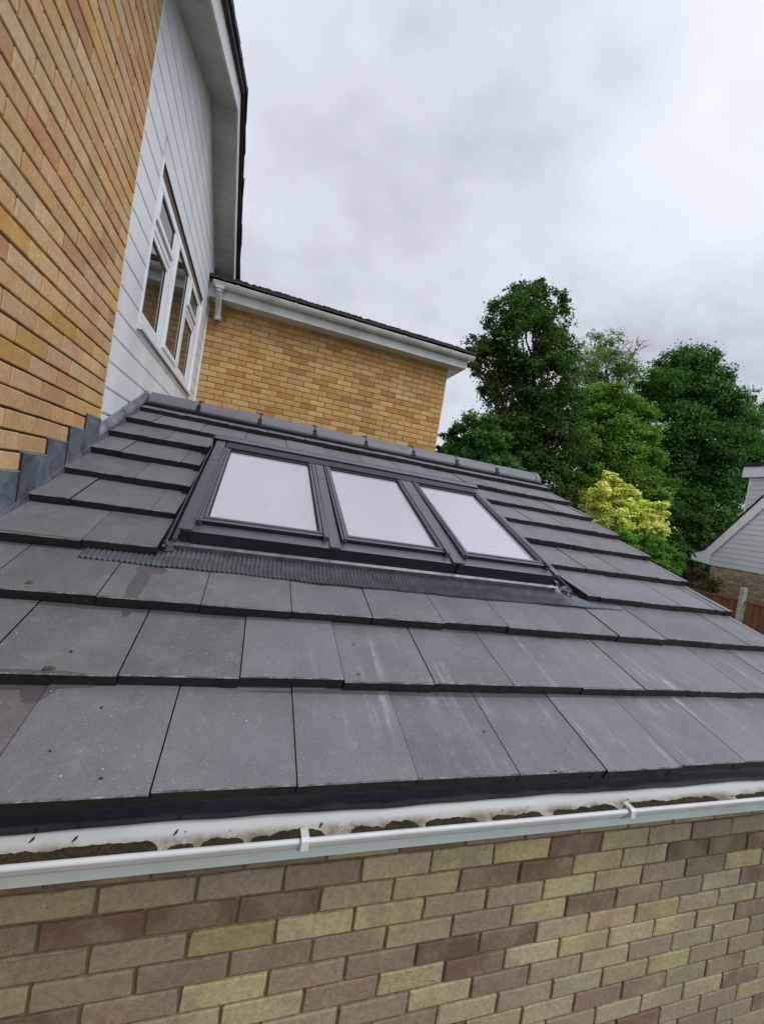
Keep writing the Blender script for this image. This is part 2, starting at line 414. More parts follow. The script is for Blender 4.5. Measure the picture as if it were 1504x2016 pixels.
# ============================================================ ground
mt, t, b = newmat('lawn')
c = mixc(t, ramp(t, noise(t, .6, 6), [(.3, 0.0), (.7, 1.0)]), (.045, .085, .018), (.08, .12, .03))
c = mixc(t, 1.0, c, ramp(t, noise(t, 30, 3), [(.3, .6), (.7, 1.3)]), 'MULTIPLY')
t.links.new(c, b.inputs['Base Color']); b.inputs['Roughness'].default_value = .9
g = MB(); n_ = 24
g.face([(-300, -300, GZ), (300, -300, GZ), (300, 300, GZ), (-300, 300, GZ)])
tag(g.build('ground', mt), kind='structure')
g = MB(); g.box(-.0, 5.2, -2.6, .195, GZ - .1, GZ + .03)
g.box(3.72, 5.2, .195, 5.0, GZ - .1, GZ + .03)
mt, t, b = newmat('patio_slabs')
bk = t.nodes.new('ShaderNodeTexBrick'); bk.offset = 0; bk.inputs['Scale'].default_value = 1.0
bk.inputs['Brick Width'].default_value = .6; bk.inputs['Row Height'].default_value = .6; bk.inputs['Mortar Size'].default_value = .008
bk.inputs['Color1'].default_value = (.30, .28, .25, 1); bk.inputs['Color2'].default_value = (.36, .33, .29, 1); bk.inputs['Mortar'].default_value = (.1, .09, .08, 1)
q = t.nodes.new('ShaderNodeTexCoord'); t.links.new(q.outputs['Object'], bk.inputs[0])
t.links.new(mixc(t, 1.0, bk.outputs[0], ramp(t, noise(t, 4, 6), [(.3, .75), (.7, 1.1)]), 'MULTIPLY'), b.inputs['Base Color']); b.inputs['Roughness'].default_value = .8
tag(g.build('patio', mt), kind='structure')

# ============================================================ the main house
house = thing('brick_house', (0, 3.4, GZ), 'yellow brick house with white boarded gable, three-light window and a gutter-lined brick wing', 'house')
mb = MB()
# backing body: gable end prism and wing box (mortar face)
mb.prism([(-1.3, GZ), (YF + 3.4, GZ), (YF + 3.4, 1.8), (PKY, PKZ + .05), (-1.3, rake(-1.3) + .05)], 'x', -7.0, -.135, 1)
mb.prism([(-1.3, GZ), (1.8, GZ), (1.8, rake(1.8) + .05), (-1.3, rake(-1.3) + .05)], 'x', -.1349, -.013, 1)
brickwork(mb, lambda u, z, d: (-.013 + d, u, z), 'y', -1.3, 1.798, GZ, 3.5, .71, 1.8, BUFF, random.Random(11), depth=.013, keep=lambda u, z: z < rake(u) + .03)
# return face of the proud brickwork at the cladding edge
mb.build('wall', [M_BUFF, M_MORT], house)
# white sealant bead between brick and boards
sb = MB(); rr_ = random.Random(5)
z = .55
while z < 3.4:
    h = rr_.uniform(.05, .075); p = rr_.uniform(0, .004)
    sb.box(-.028, -.002 + p * .5, 1.7985, 1.806 + p, z, z + h); z += h
sb.build('sealant_bead', M_UPVC, house)
# wing
mb = MB()
XW = 3.455
mb.box(-.03, XW - .009, YF + .009, YF + 4.2, GZ, 2.93, 1)
brickwork(mb, lambda u, z, d: (u, YF + .009 - d, z), 'x', -.03, XW, GZ, 2.915, .71 - .012, XW, WBUFF, random.Random(23), depth=.008)
brickwork(mb, lambda u, z, d: (XW - .009 + d, u, z), 'y', YF + .002, YF + 4.2, GZ, 2.915, .71 - .012, YF + .1125, WBUFF, random.Random(29), depth=.008)
wing = mb.build('wing_wall', [M_BUFF, M_MORTW], house)

# cladding boards
mb = MB()
X0 = -.032; PITCH = .149
WY0, WY1, WZ0, WZ1 = 2.335, 4.60, 1.60, 2.73
def board(z0, ya, yb):
    z1 = z0 + PITCH
    prof = [(-.134, z0), (X0 - .012, z0), (X0 - .012, z0 + .008), (X0 - .0005, z0 + .016), (X0, z1), (-.134, z1)]
    n0 = len(mb.f)
    mb.prism(prof, 'y', ya, yb)
    mb.m[n0 + 1] = 1; mb.m[n0 + 0] = 1
z = 1.073 - PITCH * 5
while z < PKZ:
    hw = (PKZ + .02 - z) / TAN
    ya, yb = max(1.80, PKY - hw), min(YF + .002, PKY + hw)
    zt = z + PITCH
    if yb - ya > .05:
        if zt > WZ0 and z < WZ1:
            # boards level with the window stop at its trims; partly overlapped boards are cut round it
            if z < WZ0 - .001:
                P_ = PITCH; prof_top = WZ0
                mb.prism([(-.134, z), (X0 - .010, z), (X0 - .010, z + .007), (X0 - .0005, z + .018), (X0, prof_top), (-.134, prof_top)], 'y', WY0, WY1)
            if zt > WZ1 + .001:
                mb.prism([(-.134, WZ1), (X0, WZ1), (X0, zt), (-.134, zt)], 'y', WY0, WY1)
            board(z, ya, WY0 - .021); board(z, WY1 + .029, yb)
        else:
            board(z, ya, yb)
    z += PITCH
mb.build('cladding', [M_CLAD, M_CLADG], house)
# small end trim where the boards meet the wing
mb = MB(); mb.box(-.04, -.018, YF - .02, YF + .0, .9, 3.15); mb.build('corner_trim', M_UPVC, house)

# window
win = MB()
win.box(-.11, -.045, WY0, WY0 + .055, 1.62, 2.66); win.box(-.11, -.045, 4.40, WY1, 1.62, 2.66)
win.box(-.11, -.0452, WY0 + .055, 4.40, 1.62, 1.675); win.box(-.11, -.0452, WY0 + .055, 4.40, 2.61, 2.66)
win.box(-.11, -.0454, 2.965, 3.085, 1.675, 2.61); win.box(-.11, -.0454, 3.70, 3.82, 1.675, 2.61)
win.box(-.11, -.0458, WY0 + .055, 2.965, 2.29, 2.345); win.box(-.11, -.0458, 3.82, 4.40, 2.29, 2.345)
window = sub(win.build('window', M_UPVC, house, bevel=.004))
tag(window, 'white three-light window set in the boarded gable')
def casement(ya, yb, za, zb, opener):
    f = MB(); fw = .042; x = -.030 if opener else -.05
    f.box(-.10, x, ya, yb, za, za + fw); f.box(-.10, x, ya, yb, zb - fw, zb)
    f.box(-.10, x - .0003, ya, ya + fw, za + fw, zb - fw); f.box(-.10, x - .0003, yb - fw, yb, za + fw, zb - fw)
    f.build('casement', M_UPVC, window, bevel=.005)
    k = MB(); k.box(x - .018, x - .012, ya + fw - .001, yb - fw + .001, za + fw - .001, za + fw + .006)
    k.box(x - .018, x - .012, ya + fw - .001, yb - fw + .001, zb - fw - .006, zb - fw + .001)
    k.box(x - .018, x - .012, ya + fw, ya + fw + .006, za + fw + .006, zb - fw - .006)
    k.box(x - .018, x - .012, yb - fw - .006, yb - fw, za + fw + .006, zb - fw - .006)
    k.build('glazing_gasket', M_CLIP, window)
    p = MB(); p.box(x - .022, x - .0165, ya + fw, yb - fw, za + fw, zb - fw)
    p.build('pane', M_WGLASS, window)
casement(WY0 + .06, 2.960, 2.35, 2.605, True); casement(WY0 + .06, 2.960, 1.68, 2.285, False)
casement(3.09, 3.695, 1.68, 2.605, True)
casement(3.825, 4.395, 2.35, 2.605, True); casement(3.825, 4.395, 1.68, 2.285, False)
s_ = MB(); s_.box(-.11, -.004, WY0 - .015, WY1 + .015, 1.590, 1.606); s_.box(-.012, -.0035, WY0 - .015, WY1 + .015, 1.574, 1.590)
s_.build('sill', M_UPVC, window, bevel=.004)
s_ = MB(); s_.box(-.034, -.001, WY0 - .022, WY0 - .0155, 1.568, 1.608); s_.build('sill_end_cap', M_UPVC2, window)
for ya, yb in ((WY0 - .022, WY0), (WY1, WY1 + .03)):
    s_ = MB(); s_.box(-.10, -.024, ya, yb, 1.605, 2.735); s_.build('side_trim', M_UPVC, window)
s_ = MB(); s_.box(-.10, -.046, WY0, WY1, 2.662, 2.728); s_.box(-.10, -.034, WY0, WY1, 2.7285, 2.735)
s_.build('head_strip', M_HEAD, window)

# gable roof: soffit, bargeboard, tiled slopes
XO = .195
def slope_pts(y0, y1, off0, off1, xa, xb):
    """box under/over the rake between y0 and y1, vertical offsets off0..off1 from the soffit line"""
    return [(xa, y0, rake(y0) + off0), (xb, y0, rake(y0) + off0), (xb, y1, rake(y1) + off0), (xa, y1, rake(y1) + off0),
            (xa, y0, rake(y0) + off1), (xb, y0, rake(y0) + off1), (xb, y1, rake(y1) + off1), (xa, y1, rake(y1) + off1)]
YL, YR = -1.55, 5.32
mb = MB()
for ya, yb in ((YL, PKY), (PKY, YR)):
    mb.hexa(slope_pts(ya, yb, 0, .012, -.06, XO - .004))
mb.build('gable_soffit', M_SOFF, house)
mb = MB()
for ya, yb in ((YL, PKY), (PKY, YR)):
    mb.hexa(slope_pts(ya, yb, -.012, .15, XO - .004, XO + .014))
mb.build('bargeboard', M_UPVC2, house)
mb = MB()
for ya, yb in ((YL, PKY), (PKY, YR)):
    mb.hexa(slope_pts(ya, yb, .151, .182, -7.2, XO + .045), 1)
rg = random.Random(3)
for sgn in (-1, 1):
    n_c = 19 if sgn < 0 else 9
    for k in range(n_c):
        # courses of interlocking tiles lapping down the slope
        d0 = k * .27; d1 = d0 + .285
        ya, yb = PKY + sgn * d0 * math.cos(R(23.6)), PKY + sgn * d1 * math.cos(R(23.6))
        lo = .185 + rg.uniform(0, .006)
        za, zb = rake(ya) + lo, rake(yb) + lo + .012
        P = [(-7.2, ya, za), (XO + .062 + rg.uniform(-.006, .008), ya, za), (XO + .062 + rg.uniform(-.006, .008), yb, zb), (-7.2, yb, zb)]
        mb.hexa(P + [(p[0], p[1], p[2] + .040) for p in P], 1)
mb.build('roof', [M_OLDROOF, M_DARK], house)

# wing eaves
SZ = 2.915; EY = 4.875
mb = MB(); mb.box(-.02, XW + .165, EY, YF + .01, SZ, SZ + .01)
mb.build('wing_soffit', M_SOFFR, house)
mb = MB(); mb.box(-.02, XW + .17, EY - .018, EY, SZ - .008, SZ + .17); mb.build('wing_fascia', M_UPVC2, house)
mb = MB(); mb.box(XW + .17, XW + .188, EY - .02, YF + 4.3, SZ - .006, SZ + .15)
mb.build('wing_bargeboard', M_UPVC2, house)
def gutter_profile(yc, zc, r, th=.003, n=14, lip=.006, zs=1.0):
    out, inn = [], []
    for i in range(n + 1):
        a = math.pi + math.pi * i / n
        out.append((yc + r * math.cos(a), zc + r * zs * math.sin(a))); inn.append((yc + (r - th) * math.cos(a), zc + (r - th) * zs * math.sin(a)))
    return out, inn
def gutter(x0, x1, yc, zc, r, parent, name, mats, lip=.007, n=16, zs=1.0):
    """half-round channel along x; front is towards -y"""
    mb = MB(); out, inn = gutter_profile(yc, zc, r, n=n, zs=zs)
    for i in range(n):
        mb.face([(x0, *out[i]), (x1, *out[i]), (x1, *out[i + 1]), (x0, *out[i + 1])], 0)
        mb.face([(x0, *inn[i + 1]), (x1, *inn[i + 1]), (x1, *inn[i]), (x0, *inn[i])], 1)
    for q in ((0, 0), (n, n)):
        a, b_ = out[q[0]], inn[q[1]]
        mb.face([(x0, *a), (x0, *b_), (x1, *b_), (x1, *a)], 0)
    for X_ in (x0, x1):
        for i in range(n): mb.face([(X_, *out[i]), (X_, *out[i + 1]), (X_, *inn[i + 1]), (X_, *inn[i])], 0)
    # rolled front lip
    mb.tube([(x0, yc - r + .002, zc - lip * .2), (x1, yc - r + .002, zc - lip * .2)], lip, 12, 0)
    o = mb.build(name, mats, parent, smooth=True, merge=True)
    me = o.data
    try: me.set_sharp_from_angle(angle=R(50))
    except Exception: pass
    return sub(o)
GY, GZZ, GR = EY - .075, SZ + .155, .054
wg = gutter(.02, XW + .255, GY, GZZ, GR, house, 'wing_gutter', [M_UPVC2, M_UPVC2])
for X_ in (.30, 1.02, 1.78, 2.56, 3.30):
    mb = MB()
    out, _ = gutter_profile(GY, GZZ + .001, GR + .004, n=12); _, inn = gutter_profile(GY, GZZ + .001, GR + .0045, n=12)
    for i in range(12):
        mb.face([(X_, *out[i]), (X_ + .02, *out[i]), (X_ + .02, *out[i + 1]), (X_, *out[i + 1])])
        for xx in (X_, X_ + .02): mb.face([(xx, *out[i]), (xx, *out[i + 1]), (xx, *inn[i + 1]), (xx, *inn[i])])
    mb.box(X_ - .0, X_ + .02, GY - GR - .012, GY - GR + .006, GZZ - .012, GZZ + .008)
    mb.box(X_, X_ + .02, GY + GR, EY - .018, GZZ - .03, GZZ - .005)
    mb.build('gutter_bracket', M_UPVC2, wg)
mb = MB()
cap = [(GY + GR * 1.04 * math.cos(math.pi + math.pi * i / 14), GZZ + GR * 1.04 * math.sin(math.pi + math.pi * i / 14)) for i in range(15)]
mb.prism(cap, 'x', XW + .25, XW + .256); mb.build('gutter_end_cap', M_UPVC2, wg)
# outlet and cranked downpipe near the boarded gable, broken off above the ridge
mb = MB()
mb.box(.055, .155, GY - .045, GY + .045, GZZ - .075, GZZ - .035)
pth = [(.10, GY, GZZ - .06), (.10, GY + .005, GZZ - .11), (.10, GY + .045, GZZ - .165), (.10, GY + .13, GZZ - .235), (.10, GY + .20, GZZ - .30), (.10, GY + .225, GZZ - .345)]
mb.tube(pth, .037, 14)
mb.tube([(.10, GY + .222, GZZ - .325), (.10, GY + .23, GZZ - .375)], .046, 14)
mb.tube([(.10, GY - .0, GZZ - .07), (.10, GY + .004, GZZ - .105)], .041, 14)
mb.tube([(.10, GY + .040, GZZ - .155), (.10, GY + .062, GZZ - .180)], .039, 14)
o = mb.build('downpipe', M_UPVC2, house, smooth=True); o.data.set_sharp_from_angle(angle=R(45))
mb = MB()
mb.tube([(.11, YF - .07, GZZ - .36), (.125, YF - .055, GZZ - .41)], [.03, .018], 7); mb.build('rusty_pipe_stub', simple('rust', (.22, .09, .04), .9, .4, 40), house)
# wing roof, rising away from the eaves
mb = MB()
ry0 = EY - .115; rz0 = SZ + .195
for k in range(10):
    s0 = k * .30 - (.18 if k else 0); s1 = s0 + .33
    c_, sn = math.cos(R(23.6)), math.sin(R(23.6))
    y0, y1 = ry0 + s0 * c_, ry0 + s1 * c_
    z0, z1 = rz0 + s0 * sn, rz0 + s1 * sn - .03
    nx = 14
    for i in range(nx):
        xa = -.4 + i * .302; xb = xa + .299
        if xa > XW + .25: break
        xb = min(xb, XW + .27)
        dz = rg.uniform(-.004, .004)
        P = [(xa, y0, z0 + dz), (xb, y0, z0 + dz), (xb, y1, z1 + dz), (xa, y1, z1 + dz)]
        mb.hexa(P + [(p[0], p[1], p[2] + .036) for p in P])
mb.hexa([(-.4, ry0 + .03, rz0 - .03), (XW + .25, ry0 + .03, rz0 - .03), (XW + .25, ry0 + 2.8, rz0 + 1.16), (-.4, ry0 + 2.8, rz0 + 1.16),
         (-.4, ry0 + .03, rz0 - .012), (XW + .25, ry0 + .03, rz0 - .012), (XW + .25, ry0 + 2.8, rz0 + 1.178), (-.4, ry0 + 2.8, rz0 + 1.178)], 1)
# moss along the lowest courses
for i in range(260):
    X_ = rg.uniform(.25, XW + .1); s0 = rg.choice((.14, .14, .44)) + rg.uniform(-.02, .06)
    y_, z_ = ry0 + s0 * math.cos(R(23.6)), rz0 + s0 * math.sin(R(23.6)) + .034
    r_ = rg.uniform(.012, .03)
    P = []
    for a in range(6): P.append((X_ + r_ * 1.6 * math.cos(a * 1.047), y_ + r_ * math.sin(a * 1.047), z_ + rg.uniform(0, .004)))
    top = (X_, y_, z_ + r_ * .8)
    for a in range(6): mb.face([P[a], P[(a + 1) % 6], top], 2)
M_RMOSS = simple('roof_moss', (.045, .06, .018), .95, .5, 40, bmp=.8)
mb.build('wing_roof', [M_OLDROOF, M_DARK, M_RMOSS], house)

# ============================================================ tiled extension
TH = R(23.206)
GAU, GX = .30336, .2133
def S(k): return k * GAU * (1 + GX * (k - 4) * .01)
ext = thing('extension_building', (1.8, 2.7, GZ), 'single-storey brick extension with a dark grey tiled roof, roof windows and white gutter', 'building')
ROT = (TH, 0, 0)
cT, sT = math.cos(TH), math.sin(TH)
def W3(x, s, h): return (x, s * cT - h * sT, s * sT + h * cT)

mb = MB(); rg = random.Random(42)
TT = .038
A0, TW = .7542, .3
XL0, OX0, OX1, OS = .004, .556, 2.565, 2.20
def xright(k): return 3.689 - .0151 * (k - 6)
def tile(x0, x1, k, s0=None, xf0=None):
    """one flat interlocking tile in roof coordinates"""
    if x1 - x0 < .012: return
    sa = S(k) if s0 is None else s0; sb_ = S(k + 1) + .075
    if k == 9: sb_ = S(10) + .03
    gs = TT / (S(k + 1) - S(k))
    dh = rg.uniform(-.0028, .0028); ds = rg.uniform(-.0045, .0045) if s0 is None else 0
    tilt = rg.uniform(-.0022, .0022)
    ha = -(sa - S(k)) * gs + dh; hb = -(sb_ - S(k)) * gs + dh
    gp = rg.uniform(.0010, .0022)
    a, b_ = x0 + gp, x1 - gp
    af = a if xf0 is None else xf0
    thk = .0345 + rg.uniform(0, .0025)
    v = rg.uniform(.86, 1.12)
    c = (.136 * v, .134 * v, .147 * v)
    if rg.random() < .2: c = (c[0] * 1.04, c[1] * .98, c[2] * .96)
    P = [(af, sa + ds, ha - thk), (b_, sa + ds, ha - thk + tilt), (b_, sb_, hb - thk), (a, sb_, hb - thk),
         (af, sa + ds, ha), (b_, sa + ds, ha + tilt), (b_, sb_, hb + tilt), (a, sb_, hb)]
    ch = .0032
    T = [(af, sa + ds + ch, ha - .0004), (b_, sa + ds + ch, ha + tilt - .0004)]
    F = [(af, sa + ds, ha - ch), (b_, sa + ds, ha - ch + tilt)]
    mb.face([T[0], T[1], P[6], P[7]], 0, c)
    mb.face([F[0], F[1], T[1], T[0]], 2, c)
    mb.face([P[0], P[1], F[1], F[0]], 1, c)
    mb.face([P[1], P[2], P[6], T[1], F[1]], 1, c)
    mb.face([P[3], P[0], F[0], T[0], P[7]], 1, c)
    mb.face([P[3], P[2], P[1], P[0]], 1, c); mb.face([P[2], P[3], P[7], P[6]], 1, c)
    # the interlock lug seen at the right of each front edge
    if s0 is None and b_ - a > .2:
        mb.box(b_ - .045, b_ - .002, sa + ds - .0015, sa + ds + .004, ha - thk - .0015, ha - .010 - rg.uniform(0, .004), 1)
for k in range(10):
    off = A0 + (.5 * TW if k % 2 else 0)
    i0 = int(math.floor((XL0 - off) / TW)) - 1
    xr = xright(k) - .052
    x = off + i0 * TW
    while x < xr:
        a, b_ = max(x, XL0), min(x + TW, xr)
        x += TW
        if b_ - a < .01: continue
        if 3 <= k <= 6:
            if a < OX0: tile(a, min(b_, OX0 + rg.uniform(-.006, .006)), k)
            if b_ > OX1:
                cut = a < OX1
                tile(max(a, OX1 + (rg.uniform(-.008, .01) if cut else 0)), b_, k, xf0=(OX1 + .055 if (cut and k == 3) else None))
        elif k == 7:
            if a < OX0: tile(a, min(b_, OX0), k)
            if b_ > OX0 and a < OX1: tile(max(a, OX0), min(b_, OX1), k, s0=OS)
            if b_ > OX1: tile(max(a, OX1), b_, k)
        else: tile(a, b_, k)
def wornmat():
    mt, t, b = newmat('worn_tile_arris')
    n = noise(t, 13, 5, .7); n2_ = noise(t, 130, 3, .6)
    f = mth(t, 'MULTIPLY', ramp(t, n, [(.40, 0.0), (.66, 1.0)]), ramp(t, n2_, [(.35, .35), (.6, 1.0)]))
    t.links.new(mixc(t, f, (.055, .054, .058), (.36, .36, .38)), b.inputs['Base Color']); b.inputs['Roughness'].default_value = .7
    return mt
M_WORN = wornmat()
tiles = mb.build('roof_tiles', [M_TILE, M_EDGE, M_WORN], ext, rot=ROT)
# verge tiles with their raised cloak, one per course
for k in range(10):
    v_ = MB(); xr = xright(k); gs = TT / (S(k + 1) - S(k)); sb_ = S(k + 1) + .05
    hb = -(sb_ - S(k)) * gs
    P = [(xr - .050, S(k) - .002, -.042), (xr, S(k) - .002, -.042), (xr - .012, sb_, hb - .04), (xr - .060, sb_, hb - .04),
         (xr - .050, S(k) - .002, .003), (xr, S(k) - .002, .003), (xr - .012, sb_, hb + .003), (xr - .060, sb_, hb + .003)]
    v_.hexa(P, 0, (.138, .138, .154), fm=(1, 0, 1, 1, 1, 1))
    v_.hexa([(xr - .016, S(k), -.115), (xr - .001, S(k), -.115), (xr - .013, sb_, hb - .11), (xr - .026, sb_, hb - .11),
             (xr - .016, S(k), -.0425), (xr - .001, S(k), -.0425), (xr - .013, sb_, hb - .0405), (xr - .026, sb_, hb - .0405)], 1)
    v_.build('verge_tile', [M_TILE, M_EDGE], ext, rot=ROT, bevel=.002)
# deck under the tiles and the rear slope down to the wing wall
mb = MB()
mb.hexa([W3(.0, .12, -.14), W3(3.6, .12, -.14), W3(3.6, 3.02, -.16), W3(0, 3.02, -.16), W3(.0, .12, -.085), W3(3.6, .12, -.085), W3(3.6, 3.02, -.085), W3(0, 3.02, -.085)])
RY, RZ = 3.03 * cT, 3.03 * sT
mb.hexa([(0, RY, RZ - .12), (3.6, RY, RZ - .12), (3.6, YF - .005, RZ - .12 - (YF - RY) * TAN), (0, YF - .005, RZ - .12 - (YF - RY) * TAN),
         (0, RY, RZ - .02), (3.6, RY, RZ - .02), (3.6, YF - .005, RZ - .02 - (YF - RY) * TAN), (0, YF - .005, RZ - .02 - (YF - RY) * TAN)])
mb.build('roof_deck', M_DARK, ext)

# ridge tiles
RX = [.012, .367, .834, 1.287, 1.744, 2.2, 2.648, 3.092, 3.60]
def halfround(x0, x1, r, thk, zc, seg=16, mi=0, mb=None):
    mb = mb or MB(); pr = []
    for i in range(seg + 1):
        a = R(-8) + R(196) * i / seg; pr.append((RY - .01 + r * math.cos(a) * 1.12, zc + r * math.sin(a)))
    for i in range(seg, -1, -1):
        a = R(-8) + R(196) * i / seg; pr.append((RY - .01 + (r - thk) * math.cos(a) * 1.12, zc + (r - thk) * math.sin(a)))
    mb.prism(pr, 'x', x0, x1, mi); return mb
for a, b_ in zip(RX[:-1], RX[1:]):
    mb = halfround(a + .005, b_ - .005, .111, .016, RZ - .062)
    if b_ == RX[-1]: mb = halfround(b_ - .045, b_ + .006, .116, .02, RZ - .062, mb=mb)
    o = mb.build('ridge_tile', M_RIDGE, ext, smooth=True); o.data.set_sharp_from_angle(angle=R(40)); sub(o)
    if b_ != RX[-1]:
        mb = halfround(b_ - .0068, b_ + .0068, .1125, .03, RZ - .062)
        mb.box(b_ - .020, b_ + .020, RY - .03, RY + .03, RZ + .045, RZ + .057)
        mb.box(b_ - .018, b_ + .018, RY - .150, RY - .120, RZ - .070, RZ - .030)
        mb.box(b_ - .014, b_ + .014, RY - .128, RY - .10, RZ - .028, RZ + .002)
        mb.build('ridge_clip', M_CLIP, o)
mb = MB()
mb.hexa([W3(.0, 2.85, -.02), W3(3.6, 2.85, -.02), W3(3.6, 3.0, -.03), W3(0, 3.0, -.03), W3(.0, 2.85, .012), W3(3.6, 2.85, .012), W3(3.6, 3.0, .02), W3(0, 3.0, .02)])
mb.build('ridge_roll', M_CLIP, ext)

# walls
mb = MB(); WYF = .197; ZT = -.22
mb.box(0, 3.60, WYF + .008, 3.0, GZ, ZT, 1)
mb.prism([(WYF + .3, ZT - .01), (YF - .01, ZT - .01), (YF - .01, .05), (RY, RZ - .16), (WYF + .3, -.05)], 'x', 3.50, 3.592, 1)
brickwork(mb, lambda u, z, d: (u, WYF + .008 - d, z), 'x', 0, 3.60, GZ, ZT, -.4077 - .0375, .6503 - .225 * 3, STOCK, random.Random(8), depth=.008, jog=.0018, rough=.0009)
brickwork(mb, lambda u, z, d: (3.592 + d, u, z), 'y', WYF, YF - .01, GZ, RZ, -.4077 - .0375, WYF + .1125, STOCK, random.Random(9), depth=.007,
          keep=lambda u, z: z < (RZ - .17 - abs(u - RY) * math.tan(TH)) )
mb.build('brick_wall', [M_STOCK, M_MORT2], ext)
# fascia + soffit
FY = .066
mb = MB(); mb.box(.0, 3.66, FY, FY + .018, -.232, -.088); mb.build('fascia', M_FASC, ext, bevel=.002)
mb = MB(); mb.box(.0, 3.66, FY + .018, WYF + .01, -.222, -.212); mb.build('soffit', M_UPVC, ext)
# gutter
EGY, EGZ, EGR, GZS = .009, -.090, .056, .78
eg = gutter(.0, 3.80, EGY, EGZ, EGR, ext, 'gutter', [M_GUT, M_GUTIN], lip=.0062, n=20, zs=GZS)
M_BRKT = simple('grey_white_bracket', (.62, .63, .65), .4, .15, 40)
tag(eg, 'white half-round gutter with brown moss and silt along its bottom')
for X_ in (.14, 1.07, 2.0, 2.93):
    mb = MB()
    out, _ = gutter_profile(EGY, EGZ, EGR + .0035, n=14, zs=GZS); _, inn = gutter_profile(EGY, EGZ, EGR + .004, n=14, zs=GZS)
    wd = .018
    for i in range(14):
        mb.face([(X_, *out[i]), (X_ + wd, *out[i]), (X_ + wd, *out[i + 1]), (X_, *out[i + 1])])
        for xx in (X_, X_ + wd): mb.face([(xx, *out[i]), (xx, *out[i + 1]), (xx, *inn[i + 1]), (xx, *inn[i])])
    fy = EGY - EGR
    mb.prism([(fy - .011, EGZ - .014), (fy - .011, EGZ + .008), (fy - .004, EGZ + .0125), (fy + .022, EGZ + .0125), (fy + .022, EGZ + .009), (fy + .002, EGZ + .0085), (fy - .006, EGZ + .004), (fy - .006, EGZ - .014)], 'x', X_, X_ + wd)
    mb.box(X_ + .002, X_ + wd - .002, EGY + EGR - .002, FY, EGZ - .05, EGZ - .012)
    mb.build('gutter_bracket', M_BRKT, eg, bevel=.0015)
# silt and moss lying in the gutter
def px2x(p):
    ks = [(-80, .44), (0, .50), (305, .79), (600, 1.075), (870, 1.38), (1235, 2.01), (1509, 2.60), (1800, 3.4)]
    for (a, xa), (b_, xb) in zip(ks, ks[1:]):
        if p <= b_: return xa + (xb - xa) * (p - a) / (b_ - a)
    return 3.6
rg = random.Random(77)
mo = MB()
def mosspatch(xa, xb, hgt, wid):
    nx = max(6, int((xb - xa) / .004)); ny = 9
    seed = rg.uniform(0, 100); i0 = len(mo.v); rw = 0.0; rv = 0.0
    for i in range(nx + 1):
        u = i / nx; X_ = xa + (xb - xa) * u
        env = min(1, min(u, 1 - u) * (xb - xa) / .035)
        rv = rv * .6 + rg.uniform(-.0008, .0008); rw = max(-.006, min(.004, rw * .93 + rv))
        w_ = max(.0008, (wid * .74 + rw) * min(1, env * 1.3) ** .3 + rg.uniform(-.0012, .0012))
        cen = .001 + .0015 * math.sin(X_ * 23 + seed)
        for j in range(ny + 1):
            v = j / ny * 2 - 1
            yy = cen + v * w_ - EGY * 0
            dy = yy
            base = EGZ - GZS * math.sqrt(max(1e-6, (EGR - .003) ** 2 - dy * dy))
            bump_ = hgt * .38 * min(1, env * 2) * (1 - v * v) * (.8 + .2 * rg.random()) + rg.uniform(0, .0009) * env
            mo.v.append((X_, EGY + yy, base + .0004 + max(0, bump_) * (0 if abs(v) == 1 else 1)))
    for i in range(nx):
        for j in range(ny):
            a = i0 + i * (ny + 1) + j
            mo.f.append((a, a + 1, a + ny + 2, a + ny + 1)); mo.m.append(0); mo.c.append((1, 1, 1))
for pa, pb, h_, w_ in ((-300, 300, .010, .029), (318, 372, .003, .018), (385, 480, .009, .024), (492, 545, .008, .021), (530, 658, .011, .025), (714, 800, .010, .024), (790, 872, .010, .025), (882, 972, .010, .024),
                       (996, 1092, .009, .023), (1112, 1195, .009, .024), (1185, 1248, .008, .023), (1266, 1350, .009, .023), (1340, 1452, .010, .023), (1490, 1800, .009, .022)):
    mosspatch(px2x(pa), px2x(pb), h_, w_)
tag(mo.build('moss', M_MOSS, eg), kind='stuff')
fl = MB()
for i in range(70):
    X_ = rg.uniform(.4, 3.2); yy = rg.uniform(-.035, .035); zz = EGZ - GZS * math.sqrt((EGR - .003) ** 2 - yy * yy)
    r_ = rg.uniform(.0012, .0035); a = rg.uniform(0, 3)
    P = [(X_ + r_ * math.cos(a + k * 1.57) * (2 if k % 2 else .7), EGY + yy + r_ * math.sin(a + k * 1.57), zz + .0015 + rg.uniform(0, .002)) for k in range(4)]
    fl.face(P)
for X_, yy in ((.515, -.002), (.545, .034), (.62, .03), (1.13, .02), (.81, .028)):
    zz = EGZ - GZS * math.sqrt((EGR - .003) ** 2 - yy * yy)
    fl.tube([(X_, EGY + yy, zz + .003), (X_ + .004, EGY + yy + .006, zz + .005), (X_ + .007, EGY + yy + .011, zz + .007)], [.001, .0028, .001], 6)
tag(fl.build('debris', simple('dark_debris', (.03, .022, .014), .9, .3, 40), eg), kind='stuff')
